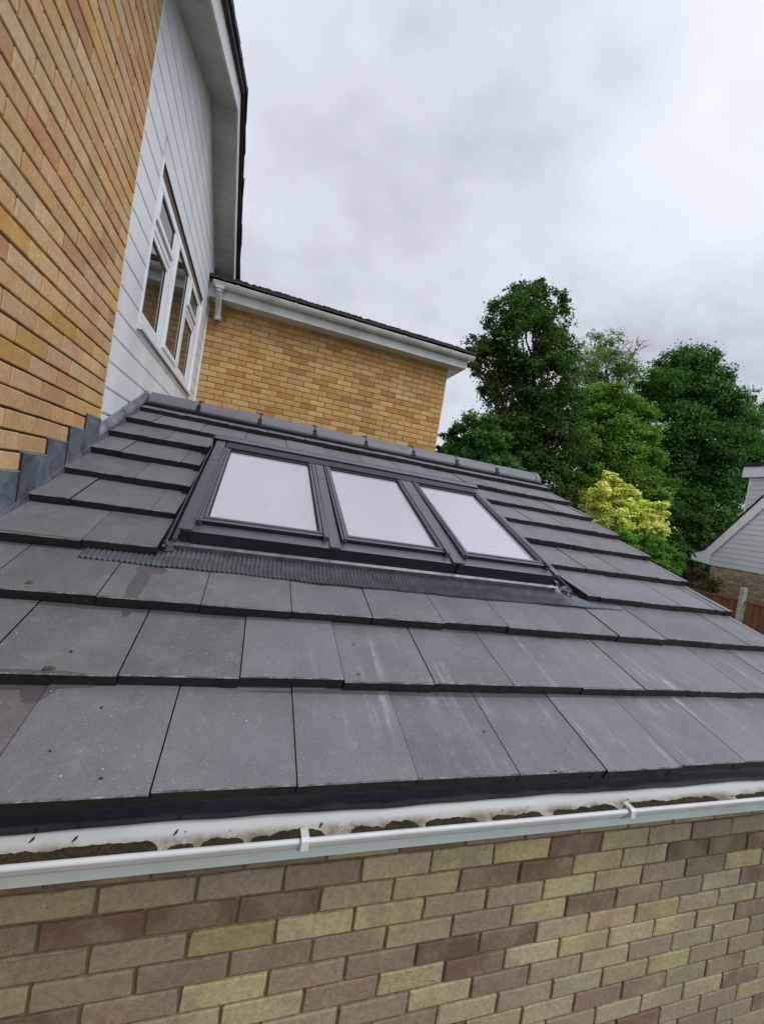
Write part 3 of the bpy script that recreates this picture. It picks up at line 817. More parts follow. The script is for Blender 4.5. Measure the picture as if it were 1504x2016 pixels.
# eaves felt drooping into the gutter
mb = MB(); nx = 220; rg2 = random.Random(4)
def wav(x, s_): return math.sin(x * 7.1 + s_) * .5 + math.sin(x * 17.3 + 2 * s_) * .3 + math.sin(x * 31 + s_) * .2
prev = None
for i in range(nx + 1):
    X_ = 3.7 * i / nx
    w1 = wav(X_, 1.0); w2 = wav(X_, 3.0)
    row = [(X_, .12, -.006), (X_, .060, -.0415), (X_, .053 + .001 * w1, -.056), (X_, .0495 + .002 * w2, -.078), (X_, .048 + .003 * w2, -.100 + .0045 * w1)]
    if prev:
        for j in range(4): mb.face([prev[j], row[j], row[j + 1], prev[j + 1]])
    prev = row
o = mb.build('eaves_felt', M_FELT, ext)
md = o.modifiers.new('thick', 'SOLIDIFY'); md.thickness = .0015
bm = bmesh.new(); bm.from_mesh(o.data); bmesh.ops.remove_doubles(bm, verts=bm.verts, dist=1e-5); bmesh.ops.recalc_face_normals(bm, faces=bm.faces); bm.to_mesh(o.data); bm.free()
o.data.polygons.foreach_set('use_smooth', [True] * len(o.data.polygons))

# ------------------------------------------------------------ roof windows (roof coordinates)
GL = [(.703, 1.166), (1.299, 1.760), (1.907, 2.348)]
WS0, WS1 = 1.037, 1.905
M_SPECK = simple('glass_specks', (.12, .12, .13), .3, .3, 50)
rw_lab = ['leftmost of the three grey roof windows, next to the wide side cover', 'middle one of the three grey roof windows', 'rightmost of the three grey roof windows']
for i, (ga, gb) in enumerate(GL):
    fr = MB()
    a, b_ = ga - .040, gb + .040
    hT = .082
    # frame box behind the sash
    fr.box(a, b_, .962, 2.05, -.08, .040, 1)
    # bottom cover plate: flat top then dark upright face
    e0, e1 = (a - .036 if i == 0 else a - .0285), (b_ + .030 if i == 2 else b_ + .0285)
    fr.hexa([(e0, .950, .066), (e1, .950, .066), (e1, 1.003, .066), (e0, 1.003, .066),
             (e0, .950, .0705), (e1, .950, .0705), (e1, 1.003, .076), (e0, 1.003, .076)], 0)
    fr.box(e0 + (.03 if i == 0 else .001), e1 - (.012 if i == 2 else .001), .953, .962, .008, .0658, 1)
    win_ = sub(fr.build('roof_window', [M_ALU, M_ALUD], ext, rot=ROT, bevel=.002))
    tag(win_, rw_lab[i])
    sh = MB()
    # sash: bottom rail, top rail, stepped side profiles
    sh.box(a + .008, b_ - .008, 1.004, WS0, .0402, .094, 0, fm=(0, 0, 1, 0, 0, 0))
    sh.box(a + .004, b_ - .004, WS0 - .012, WS0 + .001, .094, .0985)
    sh.box(a + .008, b_ - .008, WS1, 2.04, .0402, .090, 1)  # top rail coloured dark for the hood's shade and reflection above the glass
    for sg, e0 in ((1, ga), (-1, gb)):
        for j, (o0, o1, hh) in enumerate(((-.0365, -.027, .100), (-.025, -.0155, .105), (-.0135, -.001, .100))):
            x0_, x1_ = e0 + sg * o0, e0 + sg * o1
            sh.box(min(x0_, x1_), max(x0_, x1_), WS0 + .0015 - (.045 + .006 * j if j < 2 else 0), WS1 - .0005, .060, hh)
        x0_, x1_ = e0 + sg * -.036, e0
        sh.box(min(x0_, x1_), max(x0_, x1_), WS0 + .002, WS1 - .001, .0402, .0598, 1)
    osh = sh.build('sash', [M_ALU, M_ALUD], win_, bevel=.0012)
    gl = MB(); gl.box(ga, gb, WS0, WS1, .076, .080)
    gl.build('glass', M_RGLASS, win_)
    sp = MB()
    sp.box(ga, gb, WS0, WS0 + .006, .0802, .083); sp.box(ga, ga + .005, WS0 + .006, WS1, .0802, .083); sp.box(gb - .005, gb, WS0 + .006, WS1, .0802, .083)
    sp.build('glazing_gasket', M_CLIP, win_)
    wd = MB(); rgd = random.Random(50 + i)
    for _ in range(34 if i == 0 else 12):
        cx = rgd.uniform(ga + .02, gb - .02); cs = rgd.uniform(WS0 + .02, WS1 - .1); r_ = rgd.choice((.0012, .0018, .003))
        P = [(cx + r_ * math.cos(q * 1.047) * rgd.uniform(.6, 1.3), cs + r_ * math.sin(q * 1.047) * rgd.uniform(.6, 1.3), .0804) for q in range(6)]
        for q in range(6): wd.face([P[q], P[(q + 1) % 6], (cx, cs, .0804 + r_ * .5)])
    tag(wd.build('dirt_specks', M_SPECK, win_), kind='stuff')
# covers and flashing round the three windows
for n_c, (xa, xb) in enumerate(((.612, .664), (1.209, 1.258), (1.801, 1.866), (2.390, 2.425))):
    fk = MB()
    zb_ = lambda s_: .0765 + (s_ - .943) * .012
    fk.hexa([(xa, .943, zb_(.943)), (xb, .943, zb_(.943)), (xb, 2.03, zb_(2.03)), (xa, 2.03, zb_(2.03)), (xa, .943, zb_(.943) + .006), (xb, .943, zb_(.943) + .006), (xb, 2.03, zb_(2.03) + .006), (xa, 2.03, zb_(2.03) + .006)], 0)
    fk.box(xa - .0012, xb + .0012, 1.70, 1.7015, .0830, .0930, 1)
    fk.box(xa + .005, xb - .005, .962, 2.02, .005, .0762, 1)
    if n_c in (1, 2): fk.box((xa + xb) / 2 - .0015, (xa + xb) / 2 + .0015, .9545, .962, .006, .072, 1)
    fk.build('side_cover' if n_c in (0, 3) else 'joint_cover', [M_ALU, M_ALUD], ext, rot=ROT, bevel=.003)
hd = MB()
hd.box(.670, 2.383, 1.930, 2.034, .0905, .099, 1)  # dark strip painting the shade below the hood
hd.hexa([(.600, 2.035, .10), (2.436, 2.035, .10), (2.436, 2.066, .10), (.600, 2.066, .10), (.600, 2.035, .109), (2.436, 2.035, .109), (2.436, 2.066, .115), (.600, 2.066, .115)], 0)
hd.box(.602, 2.434, 2.0665, 2.074, .05, .107, 1)
hd.hexa([(.600, 2.0745, .10), (2.436, 2.0745, .10), (2.436, 2.10, .09), (.600, 2.10, .09), (.600, 2.0745, .114), (2.436, 2.0745, .114), (2.436, 2.10, .112), (.600, 2.10, .112)], 0)
hd.box(.603, 2.433, 2.1005, 2.125, .04, .100, 0)
hd.box(.585, .600, 2.05, 2.13, -.02, .10, 1); hd.box(2.436, 2.45, 2.05, 2.13, -.02, .10, 1)
hd.box(.57, 2.55, 2.1255, 2.26, -.005, .002, 0)
hd.build('head_cover', [M_ALU, M_ALUD], ext, rot=ROT, bevel=.003)
sf = MB()
for xa, xb, sg, cx in ((.520, .612, 1, .583), (2.4255, 2.60, -1, 2.50)):
    sf = MB()
    sf.box(xa, xb, .965, 2.12, -.046, -.036, 1)
    lo = (.566, .572, .585, .590) if sg > 0 else (2.545, 2.551, 2.500, 2.505)
    sf.box(lo[0], lo[1], .955, 2.14, -.036, -.006, 0); sf.box(lo[2], lo[3], .955, 2.14, -.036, -.016, 0)
    if sg > 0: sf.box(.595, .6115, .95, 2.03, -.036, .03, 0)
    else: sf.box(2.4260, 2.44, .95, 2.03, -.036, .03, 0)
    rgc = random.Random(66 + sg)                                           # crumpled lower corner
    for _ in range(26):
        sf.face([(cx + rgc.uniform(-.02, .022), .945 + rgc.uniform(-.022, .03), rgc.uniform(-.022, .012)) for _k in range(4)], 2)
    sf.build('side_flashing', [M_ALU, M_ALUD, M_PLEAT], ext, rot=ROT)
# pleated apron
ap = MB(); PP = .0175; rga = random.Random(31)
gs2 = TT / (S(3) - S(2))
def surf2(s): return -(s - S(2)) * gs2
x = .315; cols = []; kk = 0
while x < 2.835:
    u = (x - .315) / 2.52
    sb0 = .835 - .020 * math.sin(math.pi * min(1, max(0, u))) + .004 * math.sin(x * 9) + .002 * math.sin(x * 31) + (.015 * max(0, (u - .75) / .25))
    if u < .1: sb0 += .004
    top = .972 if .575 < x < 2.52 else .925
    up = kk % 2
    amp = .0090 if up else .0002
    cols.append((x, sb0, top, amp, kk)); x += PP / 2; kk += 1
prev = None
for (x, s0, s1, amp, kk) in cols:
    row = []
    for j in range(9):
        s_ = s0 + (s1 - s0) * j / 8
        base = surf2(s_) + .0015
        if s_ > .905 and .575 < x < 2.52: base += (s_ - .905) * .42
        lift = .0025 * math.sin(x * 5.3 + 1) ** 2 if j == 0 else 0
        row.append((x + .0012 * math.sin(j * .8 + x * 3), s_, base + amp * (.55 if j in (7, 8) else 1) + lift))
    if prev:
        for j in range(8): ap.face([prev[j], row[j], row[j + 1], prev[j + 1]])
    prev = row
ap.box(.600, 2.445, .955, .985, -.03, .0105, 0)
ap.hexa([(.600, .940, .0035), (2.445, .940, .0035), (2.445, .9555, .010), (.600, .9555, .010), (.600, .940, .005), (2.445, .940, .005), (2.445, .9555, .0115), (.600, .9555, .0115)], 0)
apo = ap.build('pleated_apron', M_PLEAT, ext, rot=ROT, merge=True)
tag(apo, 'corrugated grey metal apron under the roof windows')

# ------------------------------------------------------------ lead flashings on the house wall
ld = MB(); rgl = random.Random(90)
def roofz(y): return y * math.tan(TH)
X1, X2 = .003, .006
def leadpoly(pts, x, mi=0, th=.0022):
    """sheet lying on the wall plane, slightly buckled"""
    n = len(pts); fr_ = [(x + th, y, z) for y, z in pts]; bk_ = [(x - .0005, y, z) for y, z in pts]
    ld.face(fr_, mi); ld.face(bk_[::-1], mi)
    for i in range(n): ld.face([fr_[i], bk_[i], bk_[(i + 1) % n], fr_[(i + 1) % n]], mi)
steps = [(.60, .765, .407), (.765, .915, .482), (.915, 1.062, .560), (1.045, 1.265, .635), (1.235, 1.455, .711), (1.425, 1.600, .790), (1.603, 1.7995, .878)]
for i in range(-12, 0):
    pass
for i, (ya, yb, zt) in enumerate(steps):
    x_ = X1 + (i % 2) * .003
    ov = .012 if i else 0
    ld_p = [(ya - ov, roofz(ya) - .03), (yb, roofz(yb) - .03), (yb, zt + .002), ((ya + yb) / 2, zt + rgl.uniform(-.003, .003)), (ya - .01, zt)]
    leadpoly(ld_p, x_)
    ye_ = min(yb, steps[i + 1][0] - .012) if i + 1 < len(steps) else yb
    ld.box(-.012, x_ + .0035, ya - .010, ye_, zt - .001, zt + .0045, 1)       # turned edge tucked in the bed joint, its highlight put into the colour
    ld.box(-.004, x_ + .0032, ya - .0118, ya - .0102, roofz(ya) - .02, zt, 2)
for i in range(9):                                                         # further steps down to the eaves
    ya, yb = .60 - .165 * (i + 1), .60 - .165 * i
    if ya < -.05: break
    leadpoly([(ya, roofz(ya) - .03), (yb, roofz(yb) - .03), (yb, .407 - .072 * (i + 1)), (ya, .407 - .072 * (i + 1))], X1 + (i % 2) * .003)
# drip at the bottom: flange turning onto the tiles
for y0, y1 in ((0.0, 1.80),):
    ld.hexa([(.004, y0, roofz(y0) - .06), (.012, y0, roofz(y0) - .06), (.012, y1, roofz(y1) - .06), (.004, y1, roofz(y1) - .06),
             (.004, y0, roofz(y0) - .004), (.0115, y0, roofz(y0) - .004), (.0115, y1, roofz(y1) - .004), (.004, y1, roofz(y1) - .004)])
# upstand along the boarded wall, stepping back from the brick face
ye = RY - .02
for (ya, yb) in ((1.79, 2.25), (2.235, 2.71), (2.70, ye + .03)):
    w0 = .105
    ld.hexa([(-.030, ya, roofz(ya) - .05), (.004, ya, roofz(ya) - .05), (.004, yb, roofz(yb) - .05), (-.030, yb, roofz(yb) - .05),
             (-.030, ya, roofz(ya) + .056), (-.019, ya, roofz(ya) + .050), (-.019, yb, roofz(yb) + .046), (-.030, yb, roofz(yb) + .052)])
    ld.hexa([(-.019, ya, roofz(ya) + .02), (.006, ya, roofz(ya) + .006), (.006, yb, roofz(yb) + .006), (-.019, yb, roofz(yb) + .02),
             (-.019, ya, roofz(ya) + .047), (.000, ya, roofz(ya) + .024), (.000, yb, roofz(yb) + .022), (-.019, yb, roofz(yb) + .043)])
    ld.hexa([(-.017, ya - .004, roofz(ya) + .0), (.008, ya - .004, roofz(ya) + .0), (.008, ya + .006, roofz(ya) + .0), (-.017, ya + .006, roofz(ya) + .0),
             (-.017, ya - .004, roofz(ya) + .053), (.004, ya - .004, roofz(ya) + .030), (.004, ya + .006, roofz(ya) + .032), (-.017, ya + .006, roofz(ya) + .055)])
lo_ = ld.build('lead_flashing', [M_LEAD, simple('highlit_lead_edge', (.25, .275, .31), .5, .3, 40), M_DARK], house)
tag(lo_, 'stepped lead flashing where the house wall meets the tiled roof')

# ------------------------------------------------------------ bits lying on the tiles
def on_tile(x, s):
    k = 0
    while k < 9 and S(k + 1) < s: k += 1
    return W3(x, s, -(s - S(k)) * TT / (S(k + 1) - S(k)))
def lump(name, x, s, L_, Wd, H_, seed, mat_, label, cat, group=None, ang=0.3):
    rg = random.Random(seed); bm = bmesh.new(); bmesh.ops.create_icosphere(bm, subdivisions=2, radius=1)
    for v in bm.verts:
        k = 1 + rg.uniform(-.35, .35)
        v.co = Vector((v.co.x * L_ * k, v.co.y * Wd * k, max(-.15, v.co.z) * H_ * k))
    me = bpy.data.meshes.new(name); bm.to_mesh(me); bm.free(); me.materials.append(mat_)
    o = bpy.data.objects.new(name, me); col.objects.link(o)
    p = on_tile(x, s); o.location = p; o.rotation_euler = (TH, 0, ang)
    tag(o, label, cat, group); return o
M_CLUMP = simple('dried_moss', (.10, .095, .055), .95, .6, 90, bmp=1, bscale=200)
M_CRUMB = simple('dark_crumb', (.02, .017, .013), .9, .4, 60)
M_GRIT = simple('pale_grit', (.42, .42, .42), .8, .3, 60)
def inv(px, py):
    d = RM @ np.array([(px - FW / 2) / FPX, 1, (FH / 2 - py) / FPX]); n = np.array([0, -sT, cT])
    t_ = -(CAM @ n) / (d @ n); P = CAM + d * t_
    return float(P[0]), float(P[1] * cT + P[2] * sT)
CL = [(59, 1145, .012, .009, .006, 'round olive moss clump on the tiles at the far left, below the apron end'), (96, 1315, .0135, .006, .007, 'long curled moss clump near a tile edge at the left, second course from the gutter')]
for i, (px, py, a_, b_, h_, lb) in enumerate(CL):
    x_, s_ = inv(px, py); lump('moss_clump', x_, s_, a_, b_, h_, 200 + i, M_CLUMP, lb, 'moss clump')
DK = [(141, 1277, 'small dark crumb midway up the second tile course, left of the first bold joint'), (201, 1377, 'dark crumb just right of the wet stain on the lowest course'), (99, 1470, 'dark crumb in the middle of the bottom-left tile'), (199, 1530, 'curled dark crumb near the lower edge of the bottom-left tile'),
      (273, 1137, 'dark crumb beside the wet streak below the pleated apron'), (698, 1259, 'dark crumb high on a second-course tile, near the roof centre'), (706, 1326, 'dark crumb low on a second-course tile, near the roof centre'), (520, 1283, 'thin dark crumb on the second course, left of centre'), (957, 1432, 'dark crumb on the lowest course right of centre'), (1093, 1518, 'dark crumb on the very edge above the gutter, right of centre')]
for i, (px, py, lb) in enumerate(DK):
    x_, s_ = inv(px, py); lump('crumb', x_, s_, .004, .0028, .002, 300 + i, M_CRUMB, lb, 'crumb', None, i)
rgg = random.Random(12); gm = MB()
for i in range(260):
    x_, s_ = rgg.uniform(.2, 2.6), rgg.uniform(.01, .93)
    r_ = rgg.choice((.0006, .0009, .0012, .0012, .0022)); p = on_tile(x_, s_)
    P = [(p[0] + r_ * math.cos(q * 1.047) * rgg.uniform(.6, 1.6), p[1] + r_ * math.sin(q * 1.047) * rgg.uniform(.6, 1.2), p[2] + .0004 + r_ * math.sin(q * 1.047) * .43) for q in range(6)]
    for q in range(6): gm.face([P[q], P[(q + 1) % 6], (p[0], p[1], p[2] + r_ * .7)])
tag(gm.build('roof_grit', M_GRIT), 'fine pale grit and dust scattered over the grey roof tiles', 'grit', None, 'stuff')

# ============================================================ neighbouring bungalow
nb = thing('neighbour_house', (14, 4, GZ), 'white boarded bungalow gable with a box dormer beyond the fence at the right', 'house')
NX = 14.0; NK = (2.43 - .80) / (8.16 - 6.86)
NK = (2.526 - .878) / (8.036 - 6.783)
def nrake(y): return .878 + (8.036 - y) * NK
PY = 4.6
M_NCLAD = simple('neighbour_cladding', (.66, .69, .73), .4, .08, 2)
mb = MB()
mb.prism([(1.3, GZ), (7.83, GZ), (7.83, .50), (1.3, .50)], 'x', NX + .012, NX + 8, 1)
brickwork(mb, lambda u, z, d: (NX + .012 - d, u, z), 'y', 1.3, 7.83, GZ, .50, .5, 7.83, [(.50, .38, .24), (.46, .34, .22), (.42, .30, .2), (.36, .25, .18), (.52, .42, .28)], random.Random(71), depth=.008)
mb.build('wall', [M_STOCK, M_MORT], nb)
mb = MB(); z = .47
while z < nrake(PY) - .2:
    ymax = 8.036 - (z - .878) / NK - .05; ymax = min(ymax, 7.87); ymin = 2 * PY - ymax
    if ymax - ymin < .1: break
    mb.prism([(NX + .06, z), (NX - .012, z), (NX - .004, z + .14), (NX + .06, z + .14)], 'y', ymin, ymax); z += .145
mb.build('cladding', M_NCLAD, nb)
mb = MB()
def nslab(o0, o1, xa, xb, ya=8.036, mi=0):
    for sg in (1, -1):
        f = (lambda y: y) if sg > 0 else (lambda y: 2 * PY - y)
        P = [(xa, f(ya), nrake(ya) + o0), (xb, f(ya), nrake(ya) + o0), (xb, f(PY), nrake(PY) + o0), (xa, f(PY), nrake(PY) + o0)]
        mb.hexa(P + [(p[0], p[1], nrake(ya if i in (0, 1) else PY) + o1) for i, p in enumerate(P)], mi)
nslab(-.36, 0, NX - .06, NX - .035)
for sg in (1, -1):
    f = (lambda y: y) if sg > 0 else (lambda y: 2 * PY - y)
    P = [(f(8.036), .878), (f(8.395), .709), (f(8.38), .543), (f(7.85), .47), (f(7.85), .80)]
    i = len(mb.f); mb.prism(P, 'x', NX - .062, NX - .034)
mb.build('bargeboard', M_UPVC, nb, bevel=.004)
mb = MB(); nslab(-.3, .0, NX - .034, NX + 8.2); 
for k in range(22):
    y0 = 8.45 - k * .19; y1 = y0 - .21
    for sg in (1, -1):
        f = (lambda y: y) if sg > 0 else (lambda y: 2 * PY - y)
        if y1 < PY: break
        P = [(NX - .09, f(y0), nrake(min(y0, 8.1)) + .03), (NX + 8.2, f(y0), nrake(min(y0, 8.1)) + .03), (NX + 8.2, f(y1), nrake(y1) + .01), (NX - .09, f(y1), nrake(y1) + .01)]
        mb.hexa(P + [(p[0], p[1], p[2] + .04) for p in P])
mb.build('roof', M_OLDROOF, nb)
dr = MB(); DX = 15.5
z = .9
while z < 3.33:
    dr.prism([(DX + .05, z), (DX - .01, z), (DX - .002, z + .145), (DX + .05, z + .145)], 'y', 5.4, 8.13); z += .148
dr.box(DX + .02, DX + 4, 5.4, 8.125, .9, 3.36)
dm = sub(dr.build('dormer', M_NCLAD, nb))
mb = MB(); mb.box(DX - .12, DX + 4.1, 5.3, 8.29, 3.36, 3.69); mb.build('dormer_fascia', M_UPVC, dm, bevel=.004)
mb = MB(); mb.box(DX - .16, DX + 4.15, 5.2, 8.35, 3.69, 3.81); mb.build('dormer_roof', M_OLDROOF, dm)
mb = MB(); mb.box(DX - .018, DX, 8.08, 8.14, .9, 3.36); mb.build('corner_trim', M_UPVC, dm)

# fence and concrete post
def fencemat():
    mt, t, b = newmat('orange_brown_fence_boards')
    n = noise(t, 3, 5, vec=stretch(t, 1, 8, .6))
    c = mixc(t, ramp(t, n, [(.3, 0.0), (.7, 1.0)]), (.13, .045, .02), (.24, .085, .035))
    t.links.new(c, b.inputs['Base Color']); b.inputs['Roughness'].default_value = .75
    return mt
M_FENCE = fencemat(); FX = 12.0
fe = thing('fence', (FX, 4, GZ), 'orange-brown boarded fence with a concrete post, below the white bungalow gable', 'fence')
mb = MB(); y = -3.0; rf = random.Random(15)
while y < 11.5:
    if not (5.64 < y + .07 < 5.76):
        mb.hexa([(FX, y, GZ + .1), (FX + .02, y, GZ + .1), (FX + .02, y + .145, GZ + .1), (FX, y + .145, GZ + .1),
                 (FX, y, -.23 + rf.uniform(-.01, .01)), (FX + .02, y, -.23), (FX + .035, y + .145, -.23), (FX + .015, y + .145, -.23 + rf.uniform(-.01, .01))])
    y += .13
mb.build('fence_boards', M_FENCE, fe)
mb = MB(); mb.box(FX - .01, FX + .045, -3, 11.5, -.228, -.19); mb.build('capping_rail', M_FENCE, fe)
M_CONC = simple('concrete_post', (.40, .42, .36), .85, .3, 8, bmp=.4)
for py_ in (-2.2, .43, 3.06, 5.69, 8.32, 10.95):
    mb = MB(); mb.box(FX - .06, FX + .05, py_ - .05, py_ + .05, GZ, .115); mb.build('fence_post', M_CONC, fe, bevel=.01)

# ============================================================ trees
def at(px, py, D):
    d = RM @ np.array([(px - FW / 2) / FPX, 1, (FH / 2 - py) / FPX]); return CAM + d * D
def leafmat(name, c1, c2, trans=.35):
    mt, t, b = newmat(name)
    a = attr(t)
    n = noise(t, .9, 4)
    c = mixc(t, ramp(t, n, [(.35, 0.0), (.65, 1.0)]), tuple(c1), tuple(c2))
    c = mixc(t, 1.0, c, a, 'MULTIPLY')
    t.links.new(c, b.inputs['Base Color']); b.inputs['Roughness'].default_value = .6; b.inputs['Specular IOR Level'].default_value = .15
    tr = t.nodes.new('ShaderNodeBsdfTranslucent'); t.links.new(mixc(t, 1.0, c, (1.0, 1.15, .5), 'MULTIPLY'), tr.inputs[0])
    ms = t.nodes.new('ShaderNodeMixShader'); ms.inputs[0].default_value = trans
    t.links.new(b.outputs[0], ms.inputs[1]); t.links.new(tr.outputs[0], ms.inputs[2]); t.links.new(ms.outputs[0], t.nodes['Material Output'].inputs[0])
    return mt
def leaves(puffs, n, size, seed, cluster=.16, nsub=26, up=.5, flat=1.0, shell=(.62, 1.0)):
    """leaf-sized faces gathered in sprays over every limb's share of the crown. puffs: (centre, radius)"""
    r = np.random.default_rng(seed)
    w_ = np.array([p[1] ** 2 for p in puffs]); w_ /= w_.sum()
    V, Cc = [], []
    for (c, rad), wt in zip(puffs, w_):
        nl = int(n * wt); ns = max(6, int(nsub * (rad / .9) ** 1.5))
        d = r.normal(size=(ns, 3)); d /= np.linalg.norm(d, axis=1, keepdims=True)
        rr = rad * (shell[0] + (shell[1] - shell[0]) * r.random(ns) ** .6)
        sc = d * rr[:, None]; sc[:, 2] *= flat
        idx = r.integers(0, ns, nl)
        cs = cluster * rad ** .5 * (.6 + .8 * r.random(ns))
        p = sc[idx] + r.normal(size=(nl, 3)) * cs[idx, None] * np.array([1, 1, .6])
        outw = d[idx]
        nrm = outw * .6 + r.normal(size=(nl, 3)) * .6 + np.array([0, 0, up])
        nrm /= np.linalg.norm(nrm, axis=1, keepdims=True)
        t1 = np.cross(nrm, r.normal(size=(nl, 3))); t1 /= np.linalg.norm(t1, axis=1, keepdims=True)
        t2 = np.cross(nrm, t1)
        s_ = size * (.6 + .8 * r.random(nl))[:, None]
        P = p + np.asarray(c)
        q = np.stack([P - t1 * s_, P - t2 * s_ * .55 + nrm * s_ * .12, P + t1 * s_, P + t2 * s_ * .55 + nrm * s_ * .12], 1)
        V.append(q.reshape(-1, 3))
        tone = (.78 + .44 * r.random(ns))[idx] * (.85 + .3 * r.random(nl))
        hue = (r.random(ns) * .16 - .08)[idx]
        Cc.append(np.stack([tone * (1 + hue), tone, tone * (1 - hue), np.ones(nl)], 1))
    return np.concatenate(V), np.concatenate(Cc)
def leafmesh(name, VC, mat_, parent):
    V, Cc = VC; n = len(V) // 4
    me = bpy.data.meshes.new(name)
    me.vertices.add(4 * n); me.vertices.foreach_set('co', V.astype('f').ravel())
    me.loops.add(4 * n); me.loops.foreach_set('vertex_index', np.arange(4 * n, dtype='i'))
    me.polygons.add(n); me.polygons.foreach_set('loop_start', np.arange(n, dtype='i') * 4); me.polygons.foreach_set('loop_total', np.full(n, 4, 'i'))
    me.update(); me.validate()
    ca = me.color_attributes.new('Col', 'FLOAT_COLOR', 'CORNER')
    ca.data.foreach_set('color', np.repeat(Cc, 4, 0).astype('f').ravel())
    me.materials.append(mat_)
    o = bpy.data.objects.new(name, me); col.objects.link(o); place(o, parent); return o
M_BARK = simple('bark', (.07, .055, .04), .95, .4, 6, bmp=.8, bscale=20)
def limb(mb, p0, p1, r0, r1, rg, seg=5, wob=.12):
    p0, p1 = Vector(p0), Vector(p1); L_ = (p1 - p0).length
    pts = [p0 + (p1 - p0) * (i / seg) + Vector((rg.uniform(-1, 1), rg.uniform(-1, 1), rg.uniform(-.5, .5))) * L_ * wob * (0 if i in (0, seg) else .35) for i in range(seg + 1)]
    mb.tube(pts, [r0 + (r1 - r0) * i / seg for i in range(seg + 1)], 7)
    return pts
def tree(name, label, cat, D, puffs_px, n, size, mats, seed, base_px, tr=.28, cluster=.16, nsub=26, depth=.9, up=.5, flat=1.0, group=None, fork=.35, twigs=0, shell=(.62, 1.0), trans=None):
    rg = random.Random(seed)
    bp = at(base_px, 1050, D); base = (float(bp[0]), float(bp[1]), GZ)
    t_ = thing(name, base, label, cat, group)
    puffs = []
    for q in puffs_px:
        px, py, rp = q[:3]; dd = D + (q[3] if len(q) > 3 else rg.uniform(-1, 1) * depth)
        puffs.append((at(px, py, dd), rp * dd / FPX))
    leafmesh('crown', leaves(puffs, n, size, seed, cluster, nsub, up, flat, shell), mats, t_)
    mb = MB(); zt = max(float(p[0][2]) for p in puffs)
    z0 = GZ + (zt - GZ) * fork
    cx = sum(float(p[0][0]) * p[1] for p in puffs) / sum(p[1] for p in puffs); cy = sum(float(p[0][1]) * p[1] for p in puffs) / sum(p[1] for p in puffs)
    top = Vector((cx, cy, z0 + (zt - z0) * .75))
    lead = [Vector(base), Vector((base[0] * .6 + cx * .4, base[1] * .6 + cy * .4, z0)), top]
    mb.tube([base, tuple(lead[0].lerp(lead[1], .5)), tuple(lead[1]), tuple(lead[1].lerp(top, .5)), tuple(top)], [tr, tr * .8, tr * .62, tr * .4, tr * .12], 9)
    for c, r_ in puffs:
        c = Vector([float(v) for v in c])
        f_ = max(0.02, min(.95, (c.z - z0) / (zt - z0 + .01) - .25)); st = lead[1].lerp(top, f_) if c.z > z0 else lead[0].lerp(lead[1], .75)
        pts = limb(mb, st, c, tr * .28 * (1 - f_ * .6), tr * .07, rg)
        for _ in range(3 + twigs):
            d = Vector((rg.gauss(0, 1), rg.gauss(0, 1), rg.gauss(.3, .8))).normalized()
            e_ = c + d * r_ * rg.uniform(.7, .98)
            s2 = pts[rg.randint(2, 5)]
            p2 = limb(mb, s2, e_, tr * .07, tr * .018, rg, 4)
            if twigs:
                for _k in range(2):
                    d = Vector((rg.gauss(0, 1), rg.gauss(0, 1), rg.gauss(.3, .8))).normalized()
                    limb(mb, p2[rg.randint(1, 3)], p2[3] + d * r_ * .45, tr * .03, tr * .01, rg, 3)
    mb.build('trunk', M_BARK, t_, smooth=True)
    return t_
G_DK = leafmat('dark_oak_leaf', (.046, .105, .022), (.078, .150, .034))
G_MID = leafmat('fresh_green_leaf', (.14, .26, .040), (.20, .33, .06))
G_RND = leafmat('deep_green_leaf', (.055, .14, .028), (.09, .195, .042))
G_PALE = leafmat('pale_olive_leaf', (.13, .20, .06), (.18, .26, .09))
G_GOLD = leafmat('golden_leaf', (.62, .70, .13), (.86, .86, .28), .18)
G_SHR = leafmat('shrub_leaf', (.12, .29, .03), (.17, .35, .05))
G_PURP = leafmat('purple_leaf', (.045, .022, .025), (.07, .035, .03))
G_TWIG = leafmat('russet_hedge_leaf', (.10, .075, .035), (.15, .11, .05))

tree('oak_tree', 'tall dark green tree with ragged crown, directly right of the wing gutter end', 'tree', 19,
     [(1045, 600, 40), (1000, 625, 42), (1088, 640, 34), (1020, 580, 20), (1062, 566, 17), (1098, 590, 16), (1030, 670, 62), (965, 665, 24), (1090, 690, 42), (980, 715, 45), (938, 680, 20), (928, 712, 15), (950, 700, 18), (936, 725, 15),
      (1075, 750, 58), (1010, 790, 62), (960, 772, 16), (975, 760, 26), (1105, 800, 42), (1045, 850, 75), (985, 860, 52), (1095, 880, 55), (1010, 920, 70), (1070, 950, 70), (1110, 1010, 60), (945, 930, 45), (1040, 1050, 80)],
     88000, .076, G_DK, 101, 1040, .32, cluster=.17, nsub=34)
tree('broadleaf_tree', 'bushy mid-green tree low behind the roof ridge, left foot of the tall dark tree', 'tree', 16,
     [(940, 845, 35), (915, 862, 28), (960, 890, 45), (905, 893, 28), (930, 920, 45), (990, 940, 40), (895, 880, 14)], 30000, .065, G_RND, 102, 935, .18)
tree('purple_leaf_tree', 'small dark purple-leaved tree beside the wing corner above the ridge', 'tree', 22,
     [(872, 872, 17), (885, 858, 10), (888, 890, 20), (870, 905, 24)], 2600, .075, G_PURP, 103, 880, .12, cluster=.16)
